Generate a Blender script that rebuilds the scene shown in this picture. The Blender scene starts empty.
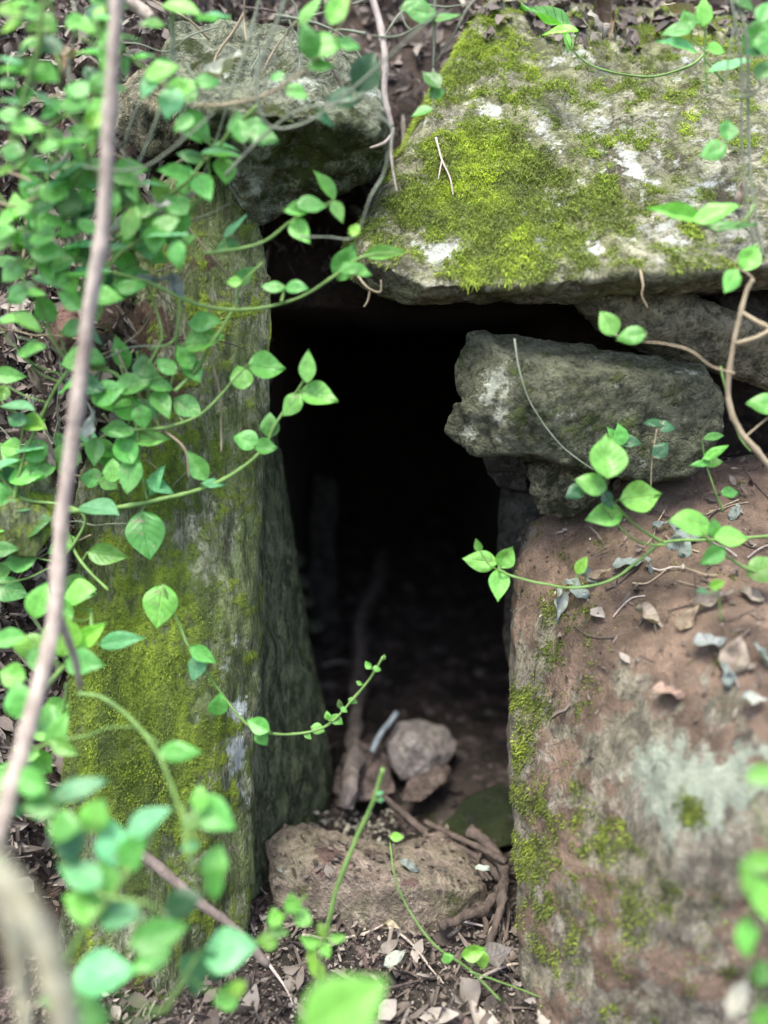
import bpy, bmesh, math, random
from math import radians as R, sin, cos, pi
from mathutils import Vector, noise, Matrix
from mathutils.bvhtree import BVHTree

sc = bpy.context.scene
COL = sc.collection
rnd = random.Random(7)

# ------------------------------------------------------------------ camera
F = 804.0                      # focal length in pixels at 768 x 1024
PITCH = R(12)
CAM = Vector((0, -1.1, 0.85))
FWD = Vector((0, cos(PITCH), -sin(PITCH)))
UP = Vector((0, sin(PITCH), cos(PITCH)))
RT = Vector((1, 0, 0))
cd = bpy.data.cameras.new('camera')
cam = bpy.data.objects.new('camera', cd)
COL.objects.link(cam)
cam.location = CAM
cam.rotation_euler = (R(90) - PITCH, 0, 0)
cd.sensor_fit = 'VERTICAL'
cd.sensor_height = 24
cd.sensor_width = 18
cd.lens = F / 1024 * 24
cd.clip_start = 0.02
cd.clip_end = 500
cd.dof.use_dof = True
cd.dof.focus_distance = 1.14
cd.dof.aperture_fstop = cd.lens / 27.0
sc.camera = cam

# ------------------------------------------------------------------ light
SUN_EL, SUN_AZ = R(66), R(205)
w = bpy.data.worlds.new('World')
sc.world = w
w.use_nodes = True
nt = w.node_tree
nt.nodes.clear()
sky = nt.nodes.new('ShaderNodeTexSky')
sky.sky_type = 'NISHITA'
sky.sun_disc = False
sky.sun_elevation = SUN_EL
sky.sun_rotation = SUN_AZ
sky.air_density = 1.0
sky.dust_density = 3.0
sky.ozone_density = 1.0
bg = nt.nodes.new('ShaderNodeBackground')
bg.inputs['Strength'].default_value = 0.13
wo = nt.nodes.new('ShaderNodeOutputWorld')
nt.links.new(sky.outputs[0], bg.inputs[0])
nt.links.new(bg.outputs[0], wo.inputs[0])
sl = bpy.data.lights.new('sun', 'SUN')
sl.energy = 1.5
sl.angle = R(20)
sl.color = (0.97, 1.0, 0.84)
so = bpy.data.objects.new('sun', sl)
COL.objects.link(so)
sd = Vector((sin(SUN_AZ) * cos(SUN_EL), cos(SUN_AZ) * cos(SUN_EL), sin(SUN_EL)))
so.rotation_euler = sd.to_track_quat('Z', 'Y').to_euler()
so.location = (0, 0, 6)
vs = sc.view_settings
vs.view_transform = 'Standard'
vs.look = 'None'
vs.gamma = 1
vs.exposure = 2.0
vs.use_curve_mapping = False
sc.render.engine = 'CYCLES'
sc.cycles.max_bounces = 5
sc.cycles.diffuse_bounces = 3
sc.cycles.glossy_bounces = 2
sc.cycles.transmission_bounces = 3


# ------------------------------------------------------------------ helpers
def ray(px, py):
    return FWD + RT * ((px - 384) / F) + UP * ((512 - py) / F)


def at(px, py, Y):
    """world point seen at a pixel of the photograph, Y metres behind the mouth of the chamber"""
    d = ray(px, py)
    return CAM + d * ((Y - CAM.y) / d.y)


def depth(p):
    return (p - CAM).dot(FWD)


def pix(p):
    d = depth(p)
    return 384 + F * (p - CAM).x / d, 512 - F * (p - CAM).dot(UP) / d


def tag(o, label=None, cat=None, group=None, kind=None):
    if label: o['label'] = label
    if cat: o['category'] = cat
    if group: o['group'] = group
    if kind: o['kind'] = kind
    return o


def sstep(a, b, x):
    t = min(1, max(0, (x - a) / (b - a)))
    return t * t * (3 - 2 * t)


def fbm(p, s, o=4):
    return noise.fractal(Vector(p) * s, 0.9, 2.1, o)          # about -1..1


def link(o, parent=None):
    COL.objects.link(o)
    if parent is not None:
        o.parent = parent
    return o


def empty(name, loc):
    o = bpy.data.objects.new(name, None)
    o.empty_display_size = 0.02
    o.location = loc
    return link(o)


def mesh_obj(name, verts, faces, mat, parent=None, base=None, smooth=True, attrs=None):
    """verts in world space; the origin goes to base (or to the parent's origin)"""
    if base is None:
        base = parent.matrix_basis.translation.copy() if parent is not None else Vector((0, 0, 0))
    m = bpy.data.meshes.new(name)
    m.from_pydata([tuple(Vector(v) - base) for v in verts], [], faces)
    if smooth:
        m.polygons.foreach_set('use_smooth', [True] * len(m.polygons))
    for k, vals in (attrs or {}).items():
        a = m.attributes.new(k, 'FLOAT', 'POINT')
        a.data.foreach_set('value', vals)
    m.materials.append(mat)
    o = bpy.data.objects.new(name, m)
    if parent is None:
        o.location = base
    link(o, parent)
    return o


# ------------------------------------------------------------------ material helpers
class NT:
    def __init__(self, name):
        self.m = bpy.data.materials.new(name)
        self.m.use_nodes = True
        self.t = self.m.node_tree
        self.t.nodes.clear()
        self.out = self.t.nodes.new('ShaderNodeOutputMaterial')

    def n(self, typ, **kw):
        x = self.t.nodes.new(typ)
        for k, v in kw.items():
            if k.startswith('_'):
                setattr(x, k[1:], v)
            else:
                self.set(x, k.replace('__', ' '), v)
        return x

    def set(self, x, key, v):
        s = x.inputs[int(key[1:])] if key[0] == 'i' and key[1:].isdigit() else x.inputs[key]
        if isinstance(v, bpy.types.NodeSocket):
            self.t.links.new(v, s)
        else:
            if isinstance(v, (tuple, list)) and len(v) == 3 and s.type == 'RGBA':
                v = (*v, 1)
            s.default_value = v

    def noise(self, scale, vec, detail=5, rough=0.6, dist=0.0):
        return self.n('ShaderNodeTexNoise', Scale=scale, Detail=detail, Roughness=rough, Distortion=dist, Vector=vec).outputs[0]

    def math(self, op, a, b=0.0, clamp=False):
        return self.n('ShaderNodeMath', _operation=op, _use_clamp=clamp, i0=a, i1=b).outputs[0]

    def mix(self, f, a, b, mode='MIX'):
        x = self.n('ShaderNodeMix', _data_type='RGBA', _blend_type=mode)
        self.set(x, 'i0', f); self.set(x, 'i6', a); self.set(x, 'i7', b)
        return x.outputs[2]

    def mfloat(self, f, a, b):
        x = self.n('ShaderNodeMix', _data_type='FLOAT')
        self.set(x, 'i0', f); self.set(x, 'i2', a); self.set(x, 'i3', b)
        return x.outputs[0]

    def ss(self, v, a, b):
        return self.n('ShaderNodeMapRange', _interpolation_type='SMOOTHSTEP', i0=v, i1=a, i2=b).outputs[0]

    def attr(self, name):
        return self.n('ShaderNodeAttribute', _attribute_name=name).outputs['Fac']

    def finish(self, col, rough, bump=None, bstr=0.5, bdist=0.004, **kw):
        b = self.n('ShaderNodeBsdfPrincipled')
        self.set(b, 'Base Color', col)
        self.set(b, 'Roughness', rough)
        for k, v in kw.items():
            self.set(b, k.replace('__', ' '), v)
        if bump is not None:
            bn = self.n('ShaderNodeBump', Strength=bstr, Distance=bdist, Height=bump)
            self.set(b, 'Normal', bn.outputs[0])
        self.t.links.new(b.outputs[0], self.out.inputs[0])
        self.b = b
        return self.m


def rock_mat(name, dark, light, mott=1.0, film=0.0, filmcol=(0.13, 0.145, 0.055), moss=(0.075, 0.115, 0.018), moss2=(0.17, 0.22, 0.02), lichen=(0.42, 0.44, 0.38),
             soil=(0.085, 0.05, 0.036), stretch=(1, 1, 1), rough=0.85, streak=0.0, crust=0.0, crustcol=(0.3, 0.31, 0.24)):
    t = NT(name)
    tc = t.n('ShaderNodeTexCoord').outputs['Object']
    mp = t.n('ShaderNodeMapping', Vector=tc, Scale=stretch).outputs[0]
    n1 = t.noise(12, mp, 6, 0.78, 0.3)
    n2 = t.noise(48, mp, 4, 0.75)
    n3 = t.noise(190, mp, 2, 0.7)
    c = t.mix(t.ss(n1, 0.38, 0.62), dark, light)
    c = t.mix(t.math('MULTIPLY', t.ss(n2, 0.48, 0.64), 0.25 + 0.35 * mott), c, [x * 1.8 for x in light])
    c = t.mix(t.math('MULTIPLY', t.ss(n2, 0.48, 0.36), 0.3 + 0.5 * mott), c, [x * 0.4 for x in dark])
    c = t.mix(t.math('MULTIPLY', t.ss(n3, 0.56, 0.68), 0.15 + 0.3 * mott), c, [min(1, x * 2.2) for x in light])
    c = t.mix(t.math('MULTIPLY', t.ss(n3, 0.44, 0.36), 0.4), c, [x * 0.4 for x in dark])
    n4 = t.noise(30, mp, 6, 0.85, 0.8)
    c = t.mix(t.math('MULTIPLY', t.ss(n4, 0.50, 0.55), 0.65 * mott), c, [x * 1.75 for x in light])
    c = t.mix(t.math('MULTIPLY', t.ss(n4, 0.46, 0.41), 0.55 * mott), c, [x * 0.5 for x in dark])
    # cracks and pits
    vo = t.n('ShaderNodeTexVoronoi', Scale=11, Vector=t.n('ShaderNodeMixRGB', Fac=0.14, Color1=mp, Color2=t.n('ShaderNodeTexNoise', Scale=9, Vector=mp, Detail=5).outputs[1]).outputs[0], _feature='DISTANCE_TO_EDGE').outputs[0]
    crack = t.math('MULTIPLY', t.ss(vo, 0.02, 0.0), t.ss(t.noise(5, mp, 3), 0.5, 0.62))
    c = t.mix(t.math('MULTIPLY', crack, 0.35), c, [x * 0.3 for x in dark])
    if crust:
        cn = t.noise(19, mp, 9, 0.72, 0.4)
        c = t.mix(t.math('MULTIPLY', t.ss(cn, 0.50, 0.56), crust), c, crustcol)
    if film:
        fn_ = t.noise(6, tc, 6, 0.8, 0.5)
        c = t.mix(t.math('MULTIPLY', t.ss(fn_, 0.40, 0.56), film), c, t.mix(t.ss(n4, 0.42, 0.58), [x * 0.55 for x in filmcol], [x * 1.4 for x in filmcol]))
    li = t.math('ADD', t.attr('lichen'), t.math('MULTIPLY', t.math('SUBTRACT', t.noise(34, mp, 6, 0.8), 0.5), 2.2))
    lm = t.ss(li, 0.42, 0.82)
    lc = t.mix(t.noise(60, mp, 5), [x * 0.6 for x in lichen], [min(0.85, x * 1.35) for x in lichen])
    c = t.mix(lm, c, lc)
    so_ = t.math('ADD', t.attr('soil'), t.math('MULTIPLY', t.math('SUBTRACT', t.noise(20, tc, 5, 0.75), 0.5), 1.6))
    sm = t.ss(so_, 0.42, 0.62)
    sc2 = t.mix(t.ss(t.noise(14, tc, 6), 0.35, 0.65), [x * 0.62 for x in soil], [x * 1.45 for x in soil])
    sc2 = t.mix(t.math('MULTIPLY', t.ss(t.noise(240, tc, 3), 0.6, 0.72), 0.5), sc2, (0.26, 0.2, 0.16))
    c = t.mix(sm, c, sc2)
    mo = t.math('ADD', t.attr('moss'), t.math('MULTIPLY', t.math('SUBTRACT', t.noise(32, mp, 6, 0.8), 0.5), 1.9))
    mm = t.ss(mo, 0.38, 0.75)
    mc = t.mix(t.ss(t.noise(10, mp, 5), 0.36, 0.62), moss, moss2)
    mc = t.mix(t.math('MULTIPLY', t.ss(t.noise(130, tc, 3), 0.45, 0.7), 0.45), mc, [x * 0.4 for x in moss])
    c = t.mix(mm, c, mc)
    h = t.math('ADD', t.math('MULTIPLY', n2, 0.35 + 0.65 * mott), t.math('MULTIPLY', n3, 0.5))
    h = t.math('ADD', h, t.math('MULTIPLY', n4, 2.2 * mott))
    h = t.math('SUBTRACT', h, t.math('MULTIPLY', crack, 0.3))
    h = t.math('ADD', h, t.math('MULTIPLY', t.math('MULTIPLY', mm, t.noise(220, tc, 2, 0.8)), 1.0))
    return t.finish(c, rough, h, 1.0, 0.009, Specular__IOR__Level=0.3)


def flat_noise_mat(name, dark, light, scale=30, rough=0.8, stretch=(1, 1, 1), bump=0.6, spec=0.3, usecolor=False, bdist=0.002):
    t = NT(name)
    tc = t.n('ShaderNodeTexCoord').outputs['Object']
    mp = t.n('ShaderNodeMapping', Vector=tc, Scale=stretch).outputs[0]
    n1 = t.noise(scale, mp, 7, 0.7)
    c = t.mix(t.ss(n1, 0.3, 0.7), dark, light)
    if usecolor:
        c = t.mix(1.0, c, t.n('ShaderNodeObjectInfo').outputs['Color'], 'MULTIPLY')
    m = t.finish(c, rough, t.math('ADD', n1, t.noise(scale * 6, mp, 3)), bump, bdist)
    t.set(t.b, 'Specular IOR Level', spec)
    return m


def leaf_mat(name, trans=0.35, rough=0.38, spots=0.0, veincol=1.5, spec=0.6):
    """colour of the leaf comes from the object's colour; veins from its own UV"""
    t = NT(name)
    oi = t.n('ShaderNodeObjectInfo')
    uv = t.n('ShaderNodeUVMap', _uv_map='uv').outputs[0]
    sep = t.n('ShaderNodeSeparateXYZ', Vector=uv)
    u, v = sep.outputs[0], sep.outputs[1]
    au = t.math('ABSOLUTE', u)
    mid = t.ss(au, 0.07, 0.015)
    q = t.math('SUBTRACT', t.math('MULTIPLY', v, 6.5), t.math('MULTIPLY', au, 1.9))
    side = t.math('ABSOLUTE', t.math('SUBTRACT', t.math('FRACT', q), 0.5))
    sv = t.math('MULTIPLY', t.ss(side, 0.07, 0.0), t.ss(au, 1.0, 0.3))
    vein = t.math('MAXIMUM', mid, t.math('MULTIPLY', sv, 0.55))
    base = t.mix(t.math('MULTIPLY', t.ss(t.noise(6, t.n('ShaderNodeTexCoord').outputs['Object'], 5), 0.35, 0.65), 0.6), oi.outputs['Color'],
                 t.mix(1.0, oi.outputs['Color'], (0.55, 0.62, 0.5), 'MULTIPLY'))
    c = t.mix(t.math('MULTIPLY', vein, 0.7), base, t.mix(1.0, oi.outputs['Color'], (1.7, 1.35, 1.7), 'MULTIPLY'))
    if spots:
        geo = t.n('ShaderNodeTexCoord').outputs['Object']
        sp = t.ss(t.noise(7, geo, 4), 0.60, 0.66)
        c = t.mix(t.math('MULTIPLY', sp, spots), c, (0.28, 0.2, 0.14))
    b = t.n('ShaderNodeBsdfPrincipled')
    t.set(b, 'Base Color', c)
    t.set(b, 'Roughness', rough)
    t.set(b, 'Specular IOR Level', spec)
    bn = t.n('ShaderNodeBump', Strength=0.6, Distance=0.03, Height=t.math('MULTIPLY', vein, -1.0))
    t.set(b, 'Normal', bn.outputs[0])
    tr = t.n('ShaderNodeBsdfTranslucent')
    t.set(tr, 'Color', t.mix(1.0, c, (1.5, 1.7, 0.7), 'MULTIPLY'))
    mx = t.n('ShaderNodeMixShader', i0=trans)
    t.t.links.new(b.outputs[0], mx.inputs[1])
    t.t.links.new(tr.outputs[0], mx.inputs[2])
    t.t.links.new(mx.outputs[0], t.out.inputs[0])
    return t.m


def tint_mat(name, a, b, c3, rough=0.8, trans=0.0, grain=60):
    """colour picked per piece from the mesh attribute 'tint'"""
    t = NT(name)
    f = t.attr('tint')
    c = t.mix(t.ss(f, 0.0, 0.5), a, b)
    c = t.mix(t.ss(f, 0.5, 1.0), c, c3)
    g = t.noise(grain, t.n('ShaderNodeTexCoord').outputs['Object'], 5)
    c = t.mix(t.math('MULTIPLY', t.ss(g, 0.4, 0.65), 0.5), c, t.mix(1.0, c, (0.45, 0.42, 0.4), 'MULTIPLY'))
    t.finish(c, rough, g, 0.4, 0.001)
    if trans:
        tr = t.n('ShaderNodeBsdfTranslucent', Color=c)
        mx = t.n('ShaderNodeMixShader', i0=trans)
        t.t.links.new(t.b.outputs[0], mx.inputs[1]); t.t.links.new(tr.outputs[0], mx.inputs[2])
        t.t.links.new(mx.outputs[0], t.out.inputs[0])
    return t.m


# ------------------------------------------------------------------ rocks
def poly_pts(front, Yoff=None):
    return front


def rock(name, label, cat, mat, hulls, voxel=0.006, amp=(0.012, 0.004), freq=(6, 26), stretch=(1, 1, 1), group=None,
         moss=(), lichen=(), soil=(), mossbase=0.0, soilbase=0.0, lichenbase=0.0, clump=0.35, seed=0, mossup=0.0, soilup=0.0, tagit=True, parent=None):
    """hulls: lists of (px, py, Y); each becomes one convex block, the blocks are fused, roughened and masked"""
    bm = bmesh.new()
    for pts in hulls:
        vs_ = [bm.verts.new(at(*p) if not isinstance(p, Vector) else p) for p in pts]
        r = bmesh.ops.convex_hull(bm, input=vs_)
        dead = [g for g in (r['geom_interior'] + r['geom_unused']) if isinstance(g, bmesh.types.BMVert) and g.is_valid]
        if dead:
            bmesh.ops.delete(bm, geom=list(set(dead)), context='VERTS')
    bmesh.ops.recalc_face_normals(bm, faces=bm.faces)
    m0 = bpy.data.meshes.new('tmp')
    bm.to_mesh(m0)
    bm.free()
    o0 = bpy.data.objects.new('tmp', m0)
    COL.objects.link(o0)
    md = o0.modifiers.new('r', 'REMESH')
    md.mode = 'VOXEL'
    md.voxel_size = voxel
    sm = o0.modifiers.new('s', 'SMOOTH')
    sm.factor = 0.5
    sm.iterations = 2
    dg = bpy.context.evaluated_depsgraph_get()
    dg.update()
    m1 = bpy.data.meshes.new_from_object(o0.evaluated_get(dg))
    bpy.data.objects.remove(o0)
    off = Vector((seed * 3.1, seed * 1.7, seed * 2.3))
    st = Vector(stretch)
    vn = [v.normal.copy() for v in m1.vertices]
    vc = [v.co.copy() for v in m1.vertices]
    out = []
    for c, n in zip(vc, vn):
        q = Vector((c.x * st.x, c.y * st.y, c.z * st.z)) + off
        h = amp[0] * noise.fractal(q * freq[0], 0.8, 2.0, 4)
        r_ = 1 - abs(noise.noise(q * freq[0] * 1.7)) * 2
        h -= amp[0] * 0.55 * max(0, r_ - 0.55)
        h += amp[1] * noise.fractal(q * freq[1], 0.7, 2.1, 4)
        out.append(c + n * h)
    if len(out) == 0:
        raise RuntimeError('empty rock ' + label)
    bvh = BVHTree.FromPolygons(out, [tuple(p.vertices) for p in m1.polygons])

    def resolve(bl):
        res = []
        for b in bl:
            px, py, rad, wgt = b[:4]
            asp = b[4] if len(b) > 4 else 1.0
            d = ray(px, py).normalized()
            hit = bvh.ray_cast(CAM, d)[0]
            if hit is None:
                hit = bvh.find_nearest(at(px, py, 0.0))[0]
            res.append((hit, rad * depth(hit) / F, wgt, asp))
        return res

    def field(c, n, bl, base, upw, s2):
        v = base + upw * max(0, n.z) - (0.0 if bl is not rm else sum(0.55 * w_ * math.exp(-1.4 * (c - h_).length_squared / (r_ * r_)) for (h_, r_, w_, a_) in rl if w_ > .3))
        for (h, r2, wgt, asp) in bl:
            d = c - h
            q = (d.x * d.x * asp * asp + d.y * d.y + d.z * d.z / (asp * asp)) / (r2 * r2)
            if q < 4:
                v += wgt * math.exp(-q * 1.2)
        return v + clump * 0.85 * noise.fractal((c + off) * s2, 0.35, 2.1, 6)
    rm, rl, rs = resolve(moss), resolve(lichen), resolve(soil)
    A = {'moss': [], 'lichen': [], 'soil': []}
    for c, n in zip(out, vn):
        A['moss'].append(field(c, n, rm, mossbase, mossup, 26) - sstep(-.35, -.7, n.z) * (1.2 if name == 'capstone' else 0))
        A['lichen'].append(field(c, n, rl, lichenbase, 0, 30) if (rl or lichenbase) else 0.0)
        A['soil'].append(field(c, n, rs, soilbase, soilup, 9) if (rs or soilbase or soilup) else 0.0)
    if parent is None:
        xs = [c.x for c in out]; ys = [c.y for c in out]; zs = [c.z for c in out]
        base = Vector(((min(xs) + max(xs)) / 2, (min(ys) + max(ys)) / 2, min(zs)))
    else:
        base = None
    o = mesh_obj(name, out, [tuple(p.vertices) for p in m1.polygons], mat, parent=parent, base=base, attrs=A)
    if tagit and parent is None:
        tag(o, label, cat, group)
    o_data[o.name] = (out, vn, A, bvh)
    bpy.data.meshes.remove(m1)
    bpy.data.meshes.remove(m0)
    return o


o_data = {}


def moss_cover(rock_o, name, mat, n, length, thr=0.5, droop=0.8, width=0.0009, label=None, view=None, seed=1, kind=True):
    """many short hanging moss shoots growing where the rock's moss mask is high"""
    rr = random.Random(seed)
    out, vn, A, bvh = o_data[rock_o.name]
    me = rock_o.data
    faces = []
    cum = []
    tot = 0
    for p in me.polygons:
        vi = p.vertices
        if vn[vi[0]].z < -.45: continue
        mval = sum(A['moss'][i] for i in vi) / len(vi)
        if mval < thr: continue
        c = out[vi[0]]
        u, v = pix(c)
        if not (-60 < u < 828 and -80 < v < 1080): continue
        if (vn[vi[0]]).dot(CAM - c) < -0.0 : continue
        wgt = p.area * sstep(thr, thr + 0.45, mval)
        tot += wgt
        faces.append((vi, mval)); cum.append(tot)
    if not faces: return None
    picks = rr.choices(range(len(faces)), cum_weights=cum, k=n)
    V, Fc, T = [], [], []
    for i in picks:
        vi, mval = faces[i]
        a, b, c = out[vi[0]], out[vi[1]], out[vi[2]]
        s, t_ = rr.random(), rr.random()
        p = a + (b - a) * s + (c - b) * t_
        nrm = vn[vi[0]]
        cl = noise.noise(p * 45)
        d = nrm * rr.uniform(0.25, 0.9) + Vector((rr.gauss(0, 0.45), rr.gauss(0, 0.45), rr.gauss(-0.15, 0.4)))
        down = Vector((0, 0, -1)) - nrm * nrm.dot(Vector((0, 0, -1)))
        L = length * rr.uniform(0.45, 1.25) * (0.55 + 0.65 * sstep(thr, thr + 0.5, mval)) * (1 + 0.35 * cl)
        d.normalize()
        side = d.cross(Vector((rr.gauss(0, 1), rr.gauss(0, 1), rr.gauss(0, 1)))).normalized() * width * rr.uniform(0.7, 1.4)
        p1 = p + d * L * 0.45
        d2 = (d + down * droop * rr.uniform(0.4, 1.6)).normalized()
        p2 = p1 + d2 * L * 0.55
        k = len(V)
        V += [p - side * 0.6, p + side * 0.6, p1 + side, p1 - side, p2]
        Fc += [(k, k + 1, k + 2, k + 3), (k + 3, k + 2, k + 4)]
        tv = min(1, max(0, 0.36 + 0.4 * sstep(.9, 1.5, mval) + 0.45 * cl + 0.5 * noise.noise(p * 11 + Vector((5, 1, 2))) + rr.gauss(0, 0.16)))
        T += [tv] * 5
    o = mesh_obj(name, V, Fc, mat, parent=rock_o, attrs={'tint': T})
    if kind: o['kind'] = 'stuff'
    if label: o['label'] = label
    return o


# ------------------------------------------------------------------ terrain
def f_ground(x, y):
    z = 0.0
    if y > 0.12:
        z += 0.10 * min(y - 0.12, 2.2)
    if y < 0.1:
        z += 0.05 * min(0.6, max(0, 0.1 - y)) * -1
    z += 0.02 * fbm((x, y, 0.3), 4, 4) + 0.006 * fbm((x, y, 1.3), 22, 4)
    if y < -1.9:                                           # unseen rise added behind the camera to hold back low skylight
        z += 1.1 * sstep(-2.0, -5.5, y)
    return z


def f_hill(x, z):
    """y of the steep bank at (x, z)"""
    yc = 0.30 + 0.20 * max(0, z - 0.9)
    yl = -0.10 + 0.26 * min(z, 1.5)
    t = sstep(-0.22, -0.36, x)
    y = yc * (1 - t) + yl * t
    tr = sstep(0.45, 0.9, x)
    y = y * (1 - tr) + (0.0 + 0.25 * z) * tr
    if z > 1.25:
        y += (z - 1.25) * 0.55
    y -= 0.13 * math.exp(-((x + .37) / .09) ** 2 - ((z - .86) / .2) ** 2)
    y += 0.035 * fbm((x, 0.7, z), 5, 5) + 0.010 * fbm((x, 3.7, z), 24, 4)
    return y


soil_m = rock_mat('soil', (0.03, 0.022, 0.019), (0.065, 0.048, 0.04), moss=(0.05, 0.07, 0.015), moss2=(0.10, 0.13, 0.02), soil=(0.05, 0.032, 0.025), rough=0.95)
red_soil_m = rock_mat('red_soil', (0.07, 0.035, 0.027), (0.13, 0.07, 0.052), soil=(0.09, 0.05, 0.036), rough=0.95)
dark_soil_m = rock_mat('chamber_soil', (0.09, 0.064, 0.061), (0.20, 0.145, 0.135), soil=(0.05, 0.04, 0.035), rough=0.95)


def axis(a, b, fa, fb, step, far, grow=1.35):
    xs = []
    x = fa
    while x <= fb + 1e-6:
        xs.append(x); x += step
    s = step; x = xs[-1]
    while x < b:
        s *= grow; x += s; xs.append(x)
    s = step; x = xs[0]
    while x > a:
        s *= grow; x -= s; xs.insert(0, x)
    return xs


def sheet(name, us, vs_, fn, mat):
    V, A = [], []
    for v in vs_:
        for u in us:
            V.append(fn(u, v))
    n = len(us)
    Fc = []
    for j in range(len(vs_) - 1):
        for i in range(n - 1):
            Fc.append((j * n + i, j * n + i + 1, (j + 1) * n + i + 1, (j + 1) * n + i))
    at_ = {'moss': [0.15 + 0.35 * noise.fractal(Vector(v) * 6, 0.9, 2, 3) for v in V], 'lichen': [0.0] * len(V), 'soil': [0.6] * len(V)}
    o = mesh_obj(name, V, Fc, mat, attrs=at_)
    tag(o, kind='structure')
    return o


gx = axis(-150, 150, -0.7, 0.8, 0.014, 0)
gy = axis(-150, 150, -0.55, 1.6, 0.014, 0)
sheet('ground', gx, gy, lambda x, y: Vector((x, y, f_ground(x, y))), dark_soil_m)

CH = (-0.215, 0.30, 0.90, 2.0)          # chamber: x from, x to, ceiling z, back y


def hill_pt(x, z):
    y = f_hill(x, z)
    if CH[0] < x < CH[1] and z < CH[2]:
        y = CH[3] + 0.1 * fbm((x, 1, z), 4, 3)
    return Vector((x, y, z))


hx = axis(-60, 60, -0.95, 1.0, 0.016, 0)
hz = axis(-0.3, 5.0, -0.2, 1.75, 0.016, 0)
hz = hz + [6.0]


def hill_fn(x, z):
    if z >= 5.9:
        return Vector((x, 140, 7.0))
    return hill_pt(x, z)


sheet('hillside', hx, hz, hill_fn, soil_m)

# ------------------------------------------------------------------ stones
cap_m = rock_mat('capstone_rock', (0.15, 0.14, 0.095), (0.30, 0.28, 0.22), film=.85, filmcol=(0.17, 0.175, 0.075), soil=(.10, .085, .055), moss=(0.17, 0.20, 0.07), moss2=(0.30, 0.36, 0.06), lichen=(0.58, 0.58, 0.53))
slab_m = rock_mat('mossy_slab_rock', (0.115, 0.12, 0.07), (0.24, 0.24, 0.17), moss=(0.10, 0.14, 0.035), moss2=(0.29, 0.39, 0.04), lichen=(0.60, 0.66, 0.64), stretch=(1.8, 1.3, 0.4), film=.85, filmcol=(.12, .155, .05))
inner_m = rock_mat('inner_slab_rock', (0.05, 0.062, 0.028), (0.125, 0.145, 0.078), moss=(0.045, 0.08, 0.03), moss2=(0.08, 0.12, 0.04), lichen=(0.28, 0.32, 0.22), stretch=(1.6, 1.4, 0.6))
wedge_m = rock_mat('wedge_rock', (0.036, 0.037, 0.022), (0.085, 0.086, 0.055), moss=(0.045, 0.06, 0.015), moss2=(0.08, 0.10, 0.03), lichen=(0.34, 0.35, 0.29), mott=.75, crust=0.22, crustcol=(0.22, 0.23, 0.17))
flag_m = rock_mat('flagstone_rock', (0.11, 0.10, 0.065), (0.20, 0.18, 0.12), mott=1.0, moss=(0.03, 0.035, 0.012), moss2=(0.045, 0.05, 0.02))
corner_m = rock_mat('corner_boulder_rock', (0.07, 0.08, 0.045), (0.165, 0.172, 0.115), moss=(0.035, 0.05, 0.012), moss2=(0.075, 0.09, 0.02), crust=0.35, crustcol=(0.26, 0.27, 0.22))
boulder_m = rock_mat('earthy_boulder_rock', (0.12, 0.105, 0.083), (0.23, 0.20, 0.165), mott=.5, film=.6, filmcol=(.16, .142, .095), moss=(0.08, 0.105, 0.025), moss2=(0.17, 0.21, 0.03), lichen=(0.27, 0.295, 0.235), soil=(0.155, 0.105, 0.078), stretch=(1.5, 1.5, 0.5))
sill_m = rock_mat('sill_rock', (0.14, 0.105, 0.085), (0.22, 0.17, 0.145), mott=.45, film=.5, filmcol=(.15, .14, .09), moss=(0.08, 0.085, 0.035), moss2=(0.13, 0.13, 0.05), soil=(0.09, 0.055, 0.05))
pale_m = rock_mat('pale_rock', (0.23, 0.19, 0.18), (0.38, 0.33, 0.31), mott=.4, soil=(0.10, 0.07, 0.06))
brown_m = rock_mat('brown_rock', (0.08, 0.058, 0.052), (0.16, 0.118, 0.105), mott=.6)
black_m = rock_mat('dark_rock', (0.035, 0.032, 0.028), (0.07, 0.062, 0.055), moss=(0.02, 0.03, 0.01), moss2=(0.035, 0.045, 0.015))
red_m = rock_mat('red_rock', (0.12, 0.06, 0.045), (0.19, 0.105, 0.085))

moss_bright = tint_mat('bright_moss', (0.18, 0.22, 0.06), (0.32, 0.42, 0.07), (0.56, 0.70, 0.07), 0.75, trans=.35)
moss_dull = tint_mat('dull_moss', (0.11, 0.14, 0.03), (0.22, 0.28, 0.04), (0.42, 0.50, 0.05), 0.8, trans=.3)

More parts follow.
